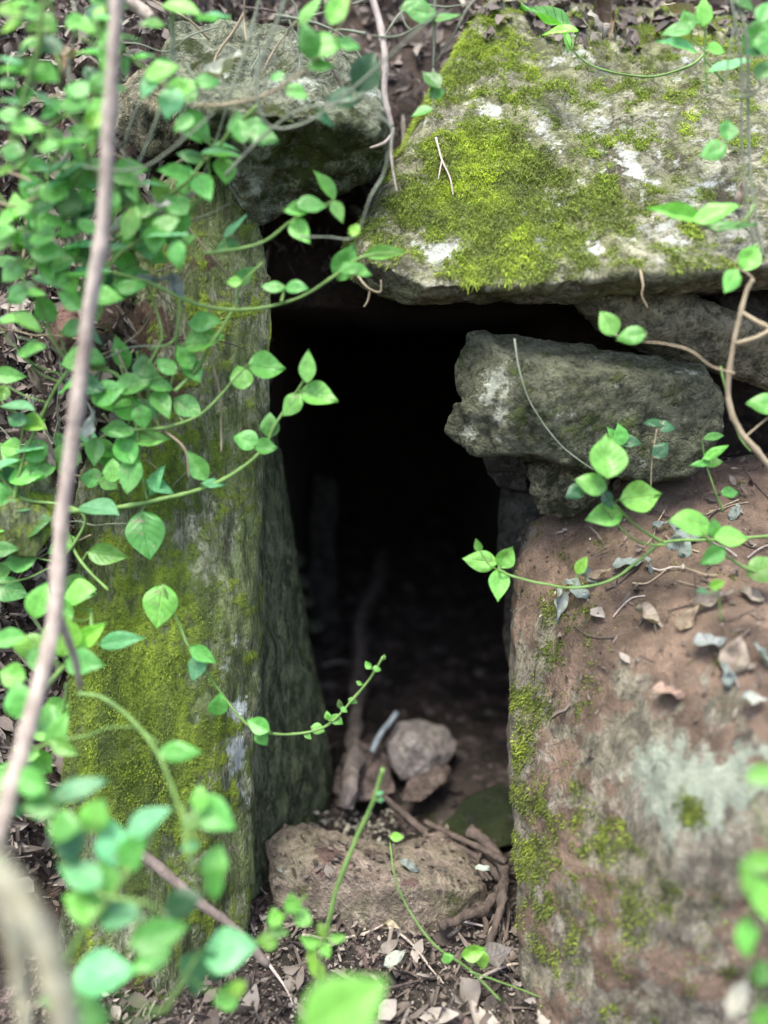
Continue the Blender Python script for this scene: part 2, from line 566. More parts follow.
capstone = rock('capstone', 'huge capstone roofing the opening, pale rock shaggy with yellow-green moss', 'capstone', cap_m,
    [[(362, 246, .05), (368, 262, .02), (430, 288, -.01), (520, 286, -.035), (640, 272, -.05), (768, 264, -.06), (960, 257, -.07),
      (402, 307, .04), (500, 299, .045), (600, 291, .04), (768, 286, .03), (950, 282, .02),
      (350, 284, .10), (345, 250, .12), (440, 100, .24), (474, 22, .31), (492, 2, .34), (560, 0, .35), (700, 22, .35), (790, 30, .36), (960, 20, .4),
      (400, 150, .6), (960, 60, .6), (400, 288, .6), (950, 275, .6)]],
    voxel=.0045, amp=(.009, .0055), freq=(5, 24), mossbase=0.30, clump=0.55, seed=3,
    moss=[(485, 165, 50, 1.2), (500, 235, 55, .7), (460, 60, 60, .5), (430, 200, 40, .4), (580, 220, 40, .3), (470, 270, 30, .4), (530, 265, 40, .5), (600, 190, 45, .35), (690, 250, 40, .25), (640, 90, 40, .1), (410, 240, 30, .2)],
    lichenbase=.12, lichen=[(480, 255, 22, .35), (560, 200, 40, .3), (600, 250, 40, .3), (700, 200, 45, .3), (640, 150, 50, .3), (470, 90, 26, .25), (560, 110, 30, .3), (440, 255, 26, .75), (486, 110, 20, .6), (553, 208, 14, .7), (545, 245, 14, .6), (620, 165, 34, .5), (570, 60, 22, .5), (672, 240, 22, .7), (690, 70, 24, .45), (545, 130, 18, .4), (600, 120, 20, .4), (520, 210, 16, .4), (720, 130, 25, .3)],
    soil=[(520, 5, 40, .4), (620, 20, 50, .8), (720, 30, 50, .6), (640, 80, 50, .45), (700, 110, 60, .35), (650, 170, 60, .2), (740, 190, 60, .25), (380, 230, 25, .4), (370, 270, 22, .5)])
moss_cover(capstone, 'moss', moss_bright, 56000, .0095, thr=.22, droop=1.9, width=.0006, label='shaggy yellow-green moss draped over the lip')

corner = rock('boulder', 'grey boulder wedged above the slab, its undercut face dark green with moss', 'boulder', corner_m,
    [[(160, 50, .10), (172, 24, .16), (250, 20, .2), (330, 40, .2), (372, 70, .16), (388, 110, .06), (384, 128, .03),
      (300, 116, -.02), (215, 112, -.03), (180, 104, 0), (388, 165, .10), (340, 192, .12), (300, 205, .12), (262, 216, .08), (238, 200, .06), (212, 150, .02),
      (200, 60, .5), (380, 80, .5), (380, 150, .5), (240, 190, .5)]],
    voxel=.0045, amp=(.016, .009), freq=(7, 24), mossbase=.2, clump=.5, seed=5, lichenbase=.1,
    moss=[(330, 150, 60, .6), (250, 140, 40, .5), (210, 60, 35, .5), (290, 190, 30, .2)],
    lichen=[(300, 95, 40, .4), (380, 100, 25, .5), (240, 185, 30, .5), (350, 95, 20, .4)])

slab = rock('standing_slab', 'tall standing slab framing the entrance, thick yellow-green moss on its broad outer face', 'stone slab', slab_m,
    [[(165, 185, .07), (225, 172, .09), (266, 222, .07), (278, 290, .04), (270, 360, .02), (256, 450, .0), (248, 600, -.03), (244, 760, -.05), (242, 900, -.07), (238, 1000, -.09), (236, 1100, -.12),
      (120, 330, .06), (80, 480, .0), (68, 600, -.05), (60, 860, -.12), (50, 1100, -.2), (170, 420, -.02), (180, 700, -.10), (170, 1100, -.2),
      (205, 250, .25), (262, 300, .22), (252, 450, .18), (246, 600, .14), (242, 900, .08), (238, 1090, .05), (120, 600, .2), (110, 1090, .1)]],
    voxel=.006, amp=(.014, .005), freq=(5, 26), stretch=(1.5, 1, .5), mossbase=.34, clump=.5, seed=8,
    moss=[(110, 680, 80, .35, .7), (190, 480, 60, .2), (235, 700, 40, -.5, .6), (240, 850, 40, -.5, .6), (235, 560, 26, -.45, .6), (265, 380, 30, -.3), (130, 760, 90, .65, .8), (100, 650, 60, .5), (170, 600, 70, .35), (160, 480, 60, .3), (230, 350, 60, .12), (150, 850, 70, .3), (200, 730, 50, .2), (200, 250, 50, .1)],
    lichen=[(236, 745, 22, .85, 2.0), (226, 665, 9, .8), (240, 705, 12, .75), (225, 650, 12, .3), (228, 600, 22, .15), (250, 800, 12, .35, 1.5), (232, 780, 14, .4)],
    soil=[(150, 330, 50, .5), (170, 380, 30, .4), (110, 980, 60, .6), (200, 1000, 50, .45), (190, 260, 30, .4), (212, 560, 20, .2)])
moss_cover(slab, 'moss', tint_mat('slab_moss', (0.11, 0.155, 0.035), (0.21, 0.29, 0.04), (0.36, 0.48, 0.05), 0.8, trans=.3), 12000, .0035, thr=.6, droop=.9, width=.0007, label='fine yellow-green moss on the slab', seed=4)

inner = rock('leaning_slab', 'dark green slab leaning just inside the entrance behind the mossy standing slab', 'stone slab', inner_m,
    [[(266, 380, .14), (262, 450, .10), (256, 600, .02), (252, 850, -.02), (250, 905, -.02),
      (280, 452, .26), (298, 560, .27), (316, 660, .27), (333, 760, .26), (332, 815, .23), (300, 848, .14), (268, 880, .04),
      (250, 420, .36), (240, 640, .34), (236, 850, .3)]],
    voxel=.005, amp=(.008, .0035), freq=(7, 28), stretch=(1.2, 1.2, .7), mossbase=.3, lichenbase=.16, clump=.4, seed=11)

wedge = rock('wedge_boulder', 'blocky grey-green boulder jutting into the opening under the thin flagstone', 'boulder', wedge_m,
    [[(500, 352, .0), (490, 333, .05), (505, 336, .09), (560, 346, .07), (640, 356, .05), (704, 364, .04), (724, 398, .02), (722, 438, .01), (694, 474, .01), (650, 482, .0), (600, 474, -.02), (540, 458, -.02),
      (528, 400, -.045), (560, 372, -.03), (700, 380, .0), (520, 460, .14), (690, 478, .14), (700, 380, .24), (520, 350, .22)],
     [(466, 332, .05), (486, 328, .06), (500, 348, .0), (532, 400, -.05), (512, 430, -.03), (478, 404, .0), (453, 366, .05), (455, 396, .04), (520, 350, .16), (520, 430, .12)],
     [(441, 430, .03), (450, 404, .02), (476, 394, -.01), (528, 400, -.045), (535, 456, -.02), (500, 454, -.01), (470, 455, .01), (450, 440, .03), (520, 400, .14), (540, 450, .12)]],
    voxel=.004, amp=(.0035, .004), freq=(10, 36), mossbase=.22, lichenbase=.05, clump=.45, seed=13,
    moss=[(640, 400, 60, .15), (560, 430, 60, .2)], lichen=[(490, 380, 26, .6), (500, 410, 20, .4), (470, 435, 18, .6), (580, 420, 40, .2), (650, 450, 40, .25), (660, 380, 25, .2)])  # pale blobs gathered on the left facet make it lighter than the rest

rock('flagstone', 'thin brown flagstone tilted between the capstone and the blocky boulder', 'flagstone', flag_m,
    [[(566, 300, .03), (580, 297, .02), (640, 284, .03), (655, 284, .04), (700, 298, .05), (735, 316, .02), (790, 340, .0), (800, 400, .04), (740, 384, .06), (700, 366, .08), (640, 352, .10), (592, 330, .10),
      (590, 318, .07), (700, 320, .28), (800, 350, .26), (640, 310, .28)]],
    voxel=.005, amp=(.005, .003), freq=(8, 34), mossbase=.05, lichenbase=.0, clump=.45, seed=17, lichen=[(705, 340, 26, .25)])
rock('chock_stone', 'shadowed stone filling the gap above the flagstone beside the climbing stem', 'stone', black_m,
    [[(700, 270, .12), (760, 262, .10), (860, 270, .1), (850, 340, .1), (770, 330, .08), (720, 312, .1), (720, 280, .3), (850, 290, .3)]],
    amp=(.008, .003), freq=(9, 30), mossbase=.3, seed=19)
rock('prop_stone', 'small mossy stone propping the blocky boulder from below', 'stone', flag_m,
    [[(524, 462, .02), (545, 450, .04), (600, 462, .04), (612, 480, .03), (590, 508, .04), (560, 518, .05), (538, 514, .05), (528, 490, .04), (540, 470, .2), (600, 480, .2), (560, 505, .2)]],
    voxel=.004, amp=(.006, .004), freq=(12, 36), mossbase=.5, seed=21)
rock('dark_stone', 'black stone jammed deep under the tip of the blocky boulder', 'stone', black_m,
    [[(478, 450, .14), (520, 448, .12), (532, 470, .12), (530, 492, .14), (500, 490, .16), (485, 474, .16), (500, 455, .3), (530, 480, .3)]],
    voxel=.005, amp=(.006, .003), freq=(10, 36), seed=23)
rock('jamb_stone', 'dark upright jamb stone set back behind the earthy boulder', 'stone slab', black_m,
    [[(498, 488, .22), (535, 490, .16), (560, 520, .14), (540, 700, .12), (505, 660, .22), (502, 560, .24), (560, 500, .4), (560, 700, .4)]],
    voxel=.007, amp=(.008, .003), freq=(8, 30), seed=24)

boulder = rock('earthy_boulder', 'massive boulder capped with red earth, bare pale patch low on its rounded front', 'boulder', boulder_m,
    [[(516, 560, .06), (528, 520, .10), (552, 510, .10), (620, 476, .12), (700, 478, .12), (768, 450, .14), (960, 430, .16),
      (512, 640, .0), (512, 720, -.05), (514, 850, -.12), (518, 960, -.17), (520, 1100, -.22),
      (560, 660, -.06), (640, 700, -.19), (720, 720, -.25), (800, 700, -.28), (980, 680, -.28),
      (590, 900, -.23), (680, 860, -.31), (800, 850, -.34), (980, 850, -.34), (600, 1100, -.27), (720, 1120, -.34), (980, 1120, -.36),
      (518, 600, .32), (520, 1000, .25), (526, 530, .3), (960, 450, .5), (960, 1000, .5)]],
    voxel=.006, amp=(.010, .0045), freq=(4.5, 24), seed=29, clump=.5, mossbase=.0, soilbase=.34, soilup=.75, lichenbase=-.35,
    moss=[(516, 700, 30, .45, .5), (518, 750, 36, .5, .5), (522, 800, 44, .5, .5), (530, 850, 44, .45, .5), (538, 900, 50, .45, .5), (548, 950, 44, .4, .5), (650, 850, 40, .3, .6), (695, 812, 26, 1.5), (630, 900, 70, .3), (570, 820, 70, .2), (530, 690, 44, .3), (560, 590, 26, .3), (570, 640, 60, .2)],
    lichen=[(640, 775, 46, .8), (690, 765, 62, .75), (740, 780, 50, .7), (668, 840, 44, .6, 1.6), (715, 850, 40, .55, 1.6), (690, 800, 50, .3), (525, 620, 20, .35), (760, 760, 30, .6)],
    soil=[(690, 790, 90, -.9), (640, 560, 80, .4), (530, 850, 30, -.3)])
moss_cover(boulder, 'moss', tint_mat('edge_moss', (0.08, 0.10, 0.02), (0.17, 0.21, 0.035), (0.33, 0.40, 0.05), 0.8, trans=.3), 12000, .0055, thr=.12, droop=.8, width=.0008, label='bright moss running down the edge beside the opening', seed=6)

sill = rock('sill_stone', 'flat reddish-brown stone lying across the sill of the opening', 'stone', sill_m,
    [[(264, 842, .02), (285, 824, .06), (305, 822, .07), (345, 834, .06), (392, 846, .05), (300, 850, .0), (345, 872, -.05), (400, 892, -.065), (410, 940, -.07), (345, 935, -.06), (285, 925, -.03), (268, 888, -.02), (400, 930, .08), (300, 920, .1)],
     [(392, 846, .05), (418, 838, .09), (446, 828, .10), (464, 836, .10), (474, 862, .05), (488, 888, .0), (484, 912, -.02), (440, 932, -.06), (395, 940, -.07), (390, 886, -.065), (478, 890, -.03), (380, 860, .0), (400, 930, .08), (465, 920, .08)]],
    voxel=.0035, amp=(.004, .0025), freq=(10, 34), seed=31, clump=.4, mossbase=.05, soilbase=.0, soilup=.25,
    moss=[(460, 898, 25, .35), (300, 890, 25, .25), (390, 905, 30, .3)], lichen=[(280, 872, 10, .6)])

# stones on the chamber floor
rock('quartz_rock', 'pale angular rock, the brightest one on the chamber floor', 'rock', pale_m,
    [[(385, 745, .30), (396, 722, .34), (418, 718, .36), (446, 726, .36), (458, 742, .35), (457, 752, .33), (440, 770, .30), (428, 779, .27), (400, 780, .26), (390, 765, .28), (412, 740, .26), (430, 755, .27), (420, 775, .38), (440, 735, .44)]],
    voxel=.0035, amp=(.003, .002), freq=(14, 50), seed=33)
rock('broken_slab_stone', 'brown broken slab stone lying under the long stick inside', 'stone', brown_m,
    [[(332, 790, .20), (340, 755, .26), (358, 735, .32), (382, 745, .30), (398, 792, .20), (385, 800, .19), (345, 802, .19), (350, 770, .32), (390, 780, .32)]],
    voxel=.004, amp=(.006, .003), freq=(12, 40), seed=35)
rock('flat_brown_stone', 'flat brown stone tucked beneath the pale rock', 'stone', brown_m,
    [[(400, 802, .18), (408, 778, .24), (440, 764, .27), (452, 768, .27), (446, 782, .22), (420, 804, .18), (430, 790, .3)]],
    voxel=.004, amp=(.005, .003), freq=(14, 40), seed=37)
rock('mossy_floor_stone', 'rounded stone with dark moss on the chamber floor by the earthy boulder', 'stone', black_m,
    [[(440, 826, .14), (460, 798, .19), (490, 784, .22), (520, 786, .24), (530, 840, .12), (500, 850, .10), (455, 840, .11), (500, 800, .4)]],
    voxel=.005, amp=(.008, .003), freq=(9, 34), seed=39, mossbase=.75)
rock('reddish_bank_stone', 'reddish stone lodged in the leafy bank behind the leaning branch', 'stone', red_m,
    [[(48, 330, -.02), (58, 308, -.01), (80, 302, 0), (92, 330, -.02), (84, 358, -.04), (62, 364, -.05), (50, 350, -.05), (66, 332, -.055), (75, 335, .1)]],
    voxel=.004, amp=(.005, .002), freq=(12, 40), seed=41)
rock('mossy_bank_stone', 'mossy stone low in the leafy bank, beside the foot of the standing slab', 'stone', slab_m,
    [[(-60, 480, -.06), (0, 455, -.03), (50, 470, -.05), (66, 510, -.08), (40, 560, -.12), (-60, 560, -.12), (0, 510, -.12), (0, 500, .1), (40, 520, .1)]],
    voxel=.006, amp=(.01, .004), freq=(8, 30), seed=43, mossbase=.55)
rock('bank_stone', 'weathered stone half buried in the bank above the standing slab', 'stone', flag_m,
    [[(108, 80, .16), (150, 60, .18), (185, 90, .16), (186, 140, .14), (150, 160, .12), (110, 130, .12), (140, 100, .08), (150, 100, .3)]],
    voxel=.006, amp=(.009, .004), freq=(8, 30), seed=44, mossbase=.3)
rock('upright_stone', 'narrow dark stone standing against the chamber wall', 'stone', black_m,
    [[(308, 622, .95), (340, 626, .95), (338, 480, 1.0), (314, 470, 1.0), (306, 540, .98), (320, 600, 1.2), (330, 480, 1.2)]],
    voxel=.008, amp=(.01, .003), freq=(7, 28), seed=46)
for i, q in enumerate([(296, 560, 11, 9), (299, 582, 13, 9), (304, 601, 10, 9), (312, 626, 13, 7)]):
    cx, cy, rx, ry = q
    rock('walling_stone', ['topmost small grey stone stacked beside the narrow upright stone', 'second small grey stone from the top of the stack beside the narrow upright stone',
          'third small grey stone down in the stack beside the narrow upright stone', 'lowest small grey stone at the foot of the narrow upright stone'][i], 'stone', corner_m,
        [[(cx + rx * cos(a) * rnd.uniform(.8, 1.1), cy + ry * sin(a) * rnd.uniform(.8, 1.1), .78 + dy) for a in (0.3, 1.2, 2.2, 3.3, 4.2, 5.3) for dy in (0, .06)]],
        voxel=.005, amp=(.004, .002), freq=(14, 40), seed=47 + i, group='walling stones stacked in the chamber')

# ------------------------------------------------------------------ more helpers: tubes, leaves
def floor_at(px, py, y0=-0.5, y1=2.0):
    d = ray(px, py)
    t = (y0 - CAM.y) / d.y
    while True:
        p = CAM + d * t
        if p.z < f_ground(p.x, p.y) or p.y > y1:
            return p
        t += 0.004


def spline(P, n=6):
    out = []
    for i in range(len(P) - 1):
        a, b, c, d = P[max(0, i - 1)], P[i], P[i + 1], P[min(len(P) - 1, i + 2)]
        for k in range(n):
            t = k / n
            out.append(((b * 2) + (c - a) * t + (a * 2 - b * 5 + c * 4 - d) * t * t + (b * 3 - a - c * 3 + d) * t ** 3) * 0.5)
    out.append(P[-1].copy())
    return out


class Tubes:
    def __init__(self):
        self.V, self.F = [], []

    def add(self, pts, r0, r1, sides=7, rough=0.0, sub=5, knots=0):
        P = spline([Vector(p) for p in pts], sub)
        n = len(P)
        k0 = len(self.V)
        prev = None
        for i, p in enumerate(P):
            d = (P[min(n - 1, i + 1)] - P[max(0, i - 1)]).normalized()
            if prev is None:
                u = d.orthogonal().normalized()
            else:
                u = (prev - d * prev.dot(d)).normalized()
            prev = u
            v = d.cross(u)
            r = r0 + (r1 - r0) * i / (n - 1)
            if knots and i % knots == 0:
                r *= 1.22
            for s in range(sides):
                a = 2 * pi * s / sides
                rr = r * (1 + rough * noise.noise(Vector((p.x * 60 + s * 3.1, p.y * 60, p.z * 60))))
                self.V.append(p + u * cos(a) * rr + v * sin(a) * rr)
        for i in range(n - 1):
            for s in range(sides):
                a = k0 + i * sides + s
                b = k0 + i * sides + (s + 1) % sides
                self.F.append((a, b, b + sides, a + sides))
        self.F.append(tuple(k0 + s for s in range(sides))[::-1])
        self.F.append(tuple(k0 + (n - 1) * sides + s for s in range(sides)))
        return P

    def build(self, name, mat, parent=None, base=None):
        return mesh_obj(name, self.V, self.F, mat, parent=parent, base=base)


def leaf_mesh(name, fold, arch, curl, point, mat, nx=12, ny=6, wmax=0.29, wave=0.0, seed=0, thick=False):
    """leaf of length 1 along +X with its blade in XY"""
    V, Fc, UV = [], [], []
    for i in range(nx + 1):
        t = i / nx
        wd = wmax * 1.03 * (sin(pi * t ** 0.80) ** 0.9) * (1 - point * t ** 3) if 0 < t < 1 else 0.004
        for j in range(ny + 1):
            u = j / ny * 2 - 1
            y = u * wd
            z = fold * abs(u) * wd - curl * (u * u) * wd
            z += arch * (0.25 - (t - 0.5) ** 2) - abs(arch) * 0.9 * max(0, t - 0.6) ** 2
            z += wave * noise.noise(Vector((t * 3, u * 1.4, seed * 3.3)))
            yy = y + 0.05 * wave * noise.noise(Vector((t * 4, seed, 0)))
            V.append((t, yy, z))
            UV.append((u, t))
    for i in range(nx):
        for j in range(ny):
            a = i * (ny + 1) + j
            Fc.append((a, a + ny + 1, a + ny + 2, a + 1))
    m = bpy.data.meshes.new(name)
    m.from_pydata(V, [], Fc)
    m.polygons.foreach_set('use_smooth', [True] * len(m.polygons))
    uvl = m.uv_layers.new(name='uv')
    for p in m.polygons:
        for li, vi in zip(p.loop_indices, p.vertices):
            uvl.data[li].uv = UV[vi]
    m.materials.append(mat)
    return m


green_leaf = leaf_mat('green_leaf', .34, .46)
spot_leaf = leaf_mat('spotted_leaf', .3, .46, spots=.7)
dry_leaf = leaf_mat('dry_leaf', .12, .7, spots=.5, spec=.25)
LEAVES = [leaf_mesh('leaf', .30, .16, .10, .25, green_leaf, seed=1, wave=.05),
          leaf_mesh('leaf', .12, .28, .18, .10, green_leaf, wmax=.31, seed=2, wave=.08),
          leaf_mesh('leaf', .45, .05, .05, .45, green_leaf, wmax=.26, seed=3, wave=.05),
          leaf_mesh('leaf', .20, -.10, -.1, .30, green_leaf, wmax=.33, seed=4, wave=.10),
          leaf_mesh('leaf', .15, .22, .25, .15, spot_leaf, wmax=.30, seed=5, wave=.10)]
DRY = [leaf_mesh('dry_leaf', .45, .3, .45, .3, dry_leaf, seed=6, wave=.28, wmax=.25),
       leaf_mesh('dry_leaf', .8, -.2, -.3, .5, dry_leaf, seed=7, wave=.25, wmax=.2),
       leaf_mesh('dry_leaf', .25, .4, .6, .2, dry_leaf, seed=8, wave=.35, wmax=.33)]

stem_green = flat_noise_mat('stem_green', (.10, .18, .05), (.17, .28, .08), 40, .55, bump=.2)
stem_grey = flat_noise_mat('stem_grey', (.13, .15, .11), (.22, .24, .18), 40, .7, bump=.3)
stem_tan = flat_noise_mat('stem_tan', (.22, .17, .11), (.36, .29, .2), 40, .75, bump=.4)
bark_m = flat_noise_mat('bark', (.22, .17, .145), (.48, .40, .35), 40, .8, (1, 1, .35), bump=1.0, bdist=.003)
dark_bark = flat_noise_mat('dark_bark', (.045, .034, .03), (.13, .095, .082), 50, .85, (1, 1, .5), bump=1.0, bdist=.003)
pale_bark = flat_noise_mat('pale_bark', (.26, .21, .2), (.5, .42, .38), 50, .7, (1, 1, .5), bump=.7)

# colours of leaves (base colours): m mature, b sky sheen painted in as a paler bluish tone, y yellow-green, d deep, l light young
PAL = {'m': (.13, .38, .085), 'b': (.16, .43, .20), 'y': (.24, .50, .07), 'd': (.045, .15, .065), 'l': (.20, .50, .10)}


def frame(d, n):
    d = d.normalized()
    n = (n - d * n.dot(d)).normalized()
    y = n.cross(d)
    return Matrix((d, y, n)).transposed()


def put_leaf(mesh, parent, base, d, n, L, colr, name='leaf', wf=1.0, label=None):
    o = bpy.data.objects.new(name, mesh)
    o.rotation_mode = 'QUATERNION'
    o.rotation_quaternion = frame(d, n).to_quaternion()
    o.scale = (L, L * wf, L)
    if parent is not None:
        o.location = base - parent.location
    else:
        o.location = base
    o.color = (*colr, 1)
    link(o, parent)
    if label: o['label'] = label
    return o


def image_dir(ang, away=0.0):
    a = R(ang)
    return (RT * cos(a) + UP * sin(a) + FWD * away).normalized()


def jitter_col(c, k=0.22):
    h = rnd.gauss(0, k)
    return tuple(max(0.005, x * (1 + h + rnd.gauss(0, .05))) for x in c)


def vy(px, py):
    """how far in front of the mouth the creepers hang"""
    y = -.10
    y -= .36 * sstep(520, 900, py) * sstep(330, 180, px)
    y -= .10 * sstep(230, 30, px) * sstep(420, 120, py)
    return y


vine_no = 0


def vine(label, paths, leaves=(), r=1.6, mat=None, Y=None, group=None, name='vine', r1=None, tips=()):
    """paths: list of lists of (px, py) or (px, py, Y); leaves: (px, py, length px, angle, colour)"""
    global vine_no
    vine_no += 1

    def W(q):
        return at(q[0], q[1], q[2] if len(q) > 2 else (vy(q[0], q[1]) if Y is None else Y))
    base = W(paths[0][0])
    root = empty(name, base)
    tag(root, label, 'vine', group)
    T = Tubes()
    allp = []
    for k, pa in enumerate(paths):
        pts = [W(q) for q in pa]
        # gentle wobble in depth
        pts = [p + FWD * rnd.uniform(-.006, .006) for p in pts]
        rr = r * depth(pts[0]) / F * (1 if k == 0 else .75)
        rt = (r1 if r1 is not None else r * .6) * depth(pts[-1]) / F
        allp += T.add(pts, rr, rt, 7, .35, 6, 7 if r > 1.1 else 0)
    for lf in leaves:
        px, py, L, ang, col = lf[:5]
        # nearest stem point in the picture of the creeper
        best = min(allp, key=lambda p: (pix(p)[0] - px + cos(R(ang)) * L * .55) ** 2 + (pix(p)[1] - py - sin(R(ang)) * L * .55) ** 2)
        D = depth(best) + rnd.uniform(-.018, .012)
        s = D / F
        mid = CAM + ray(px, py) * D
        away = rnd.uniform(-.35, .35)
        d = image_dir(ang + rnd.uniform(-6, 6), away)
        Lw = L * s * 1.06
        b = mid - d * Lw * .5
        gap = (b - best).length
        if gap > 0.003:
            m = (b + best) / 2 + UP * rnd.uniform(-.2, .1) * gap
            T.add([best, m, b, b + d * Lw * .05], .55 * r ** .5 * s, .45 * s + .0002, 5, 0, 4)
        n = -FWD * rnd.uniform(.8, 1.3) + Vector((0, 0, 1)) * rnd.uniform(.1, .8) + RT * rnd.uniform(-.5, .5)
        if col in 'bp':
            n = -FWD * .45 + Vector((0, 0, 1)) * 1.0 + RT * rnd.uniform(-.4, .4)
        cc = col[0]
        me = LEAVES[rnd.randrange(4)] if rnd.random() < .8 else LEAVES[4]
        if len(col) > 1 and col[1] == 's': me = LEAVES[4]
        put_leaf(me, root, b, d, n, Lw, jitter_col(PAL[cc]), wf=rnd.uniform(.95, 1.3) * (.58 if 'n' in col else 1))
    T.build('stem', mat or stem_green, root)
    return root


# ------------------------------------------------------------------ creepers on the bank, transcribed leaf by leaf
vine('creeper rising beside the top of the leaning branch, biggest leaf at the upper edge', [[(172, -10), (172, 30), (165, 80), (158, 120), (146, 150), (139, 165)], [(170, 20), (178, 80), (182, 140)]],
     [(152, 25, 24, 190, 'l'), (182, 10, 40, -15, 'l'), (213, 18, 34, 0, 'b'), (190, 93, 22, 60, 'm'), (208, 82, 26, 10, 'm'), (163, 62, 18, 180, 'm')], r=2, mat=stem_grey)
vine('creeper with pale tips crossing in front of the leaning branch near its top', [[(46, -5), (38, 40), (26, 80), (12, 130), (4, 160)]],
     [(20, 5, 30, 20, 'b'), (10, 12, 30, -30, 'y'), (12, 28, 26, 200, 'y'), (12, 60, 26, 170, 'b'), (9, 69, 24, 190, 'b'), (28, 48, 24, 45, 'b'), (40, 30, 26, 10, 'y'), (8, 102, 22, 160, 'b'), (6, 84, 20, 180, 'm')], r=2.4)
vine('leafy shoot arching over the upper part of the leaning branch', [[(20, 172), (50, 122), (75, 118), (95, 132), (92, 160)], [(75, 118), (90, 98), (112, 60)]],
     [(79, 23, 26, 20, 'l'), (108, 20, 30, 5, 'b'), (100, 12, 18, 60, 'y'), (112, 57, 32, 30, 'l'), (99, 81, 24, 50, 'm'), (77, 90, 28, 175, 'm'), (76, 104, 30, -15, 'm'), (95, 119, 26, 15, 'y'), (53, 111, 30, 215, 'm'), (112, 90, 28, 10, 'm'), (74, 141, 36, 0, 'b'), (92, 148, 18, -80, 'y')], r=1.8)
vine('creeper with small round leaves along the far edge of the bank, under the pale tips', [[(-10, 160), (15, 140), (40, 132), (60, 150), (40, 190), (38, 235)]],
     [(28, 128, 32, 0, 'l'), (50, 146, 26, 0, 'm'), (30, 165, 32, 180, 'm'), (40, 170, 26, -20, 'b'), (5, 172, 22, 190, 'y'), (12, 152, 26, 170, 'm'), (5, 128, 18, 180, 'b'), (20, 210, 24, 175, 'l'), (42, 210, 26, 5, 'm'), (42, 238, 32, 190, 'm'), (5, 232, 24, 0, 'm'), (30, 185, 20, 20, 'b')], r=1.5)
vine('bushy creeper in front of the grey boulder, leaves fanning out in a star', [[(258, 108), (232, 132), (213, 150), (200, 168), (185, 185), (140, 212), (118, 240)], [(208, 158), (206, 190), (180, 215)]],
     [(192, 131, 28, -45, 'm'), (198, 128, 38, -50, 'm'), (190, 157, 26, 170, 'm'), (174, 173, 32, 175, 'l'), (225, 148, 26, 0, 'b'), (222, 156, 42, 4, 'b'), (225, 170, 34, -75, 'l'), (239, 126, 30, 100, 'm'), (254, 130, 34, -25, 'm'), (204, 188, 32, -65, 'm'), (153, 184, 30, 0, 'b'), (131, 170, 34, 10, 'm'), (127, 180, 32, -15, 'm'), (133, 193, 22, -60, 'm'), (95, 188, 18, 0, 'b'), (80, 174, 40, 170, 'm')], r=2)
vine('creeper with a fan of bluish leaves over the top of the standing slab', [[(110, 262), (128, 248), (160, 235), (185, 222), (196, 200)], [(160, 235), (180, 222), (175, 205)]],
     [(63, 219, 40, 15, 'b'), (85, 247, 40, 0, 'b'), (125, 247, 36, 0, 'b'), (165, 234, 46, -5, 'b'), (135, 229, 26, 180, 'b'), (178, 216, 36, 100, 'm'), (88, 205, 24, 0, 'm'), (60, 262, 30, 180, 'm'), (88, 273, 44, 5, 'b'), (40, 250, 34, 170, 'm'), (50, 268, 30, -70, 'l'), (70, 300, 28, 150, 'm'), (106, 296, 32, -8, 'l')], r=2)
vine('long arching runner sweeping under the grey boulder to the tip of the capstone', [[(112, 272), (150, 283), (190, 302), (225, 309), (262, 308), (300, 296), (335, 275), (362, 258), (400, 251)], [(282, 303), (284, 290)], [(180, 298), (175, 340), (150, 350)]],
     [(346, 262, 38, 62, 'm'), (360, 272, 24, -15, 'm'), (385, 254, 44, 6, 'ln'), (352, 268, 26, 20, 'm'), (273, 287, 24, 175, 'm'), (297, 288, 24, -8, 'm'), (130, 285, 32, 0, 'm')], r=2.0)
vine('sprig with five leaves in front of the dark gap under the grey boulder', [[(205, 255), (240, 248), (266, 240), (290, 222), (305, 215), (315, 205)]],
     [(235, 226, 30, 45, 'b'), (227, 247, 24, 200, 'm'), (324, 185, 32, 130, 'l'), (312, 206, 30, 5, 'm'), (296, 210, 26, 190, 'm'), (338, 212, 24, -70, 'l'), (301, 232, 30, -55, 'l')], r=1.8)
vine('sprig climbing the outer face of the standing slab with a leaf pair at its bend', [[(176, 392), (196, 368), (212, 345), (226, 322), (236, 300), (240, 284), (262, 262)]],
     [(204, 341, 42, 10, 'l'), (205, 322, 32, 0, 'm'), (184, 357, 26, 120, 'l'), (193, 371, 26, -60, 'm'), (246, 276, 26, 40, 'm'), (234, 282, 16, 180, 'l')], r=1.8)
vine('sprig ending in two round leaves beside the dark opening', [[(130, 430), (165, 428), (200, 415), (222, 392), (230, 382)]],
     [(241, 377, 28, 110, 'l'), (267, 367, 36, -5, 'l'), (188, 407, 32, -35, 'm'), (161, 386, 26, -15, 'm'), (162, 405, 34, -65, 'm')], r=1.8)
vine('thick green runner crossing the standing slab and lifting into the dark opening', [[(60, 512), (122, 507), (168, 498), (208, 487), (240, 470), (264, 448), (276, 425), (290, 402), (305, 380)]],
     [(308, 366, 32, 88, 'l'), (292, 405, 28, 235, 'l'), (319, 396, 38, -20, 'l'), (270, 425, 24, 85, 'm'), (266, 447, 22, -10, 'm'), (246, 440, 26, 165, 'm'), (197, 465, 34, 120, 'm'), (214, 484, 24, -5, 'b'), (100, 510, 44, -5, 'b')], r=2.6, r1=1.2)
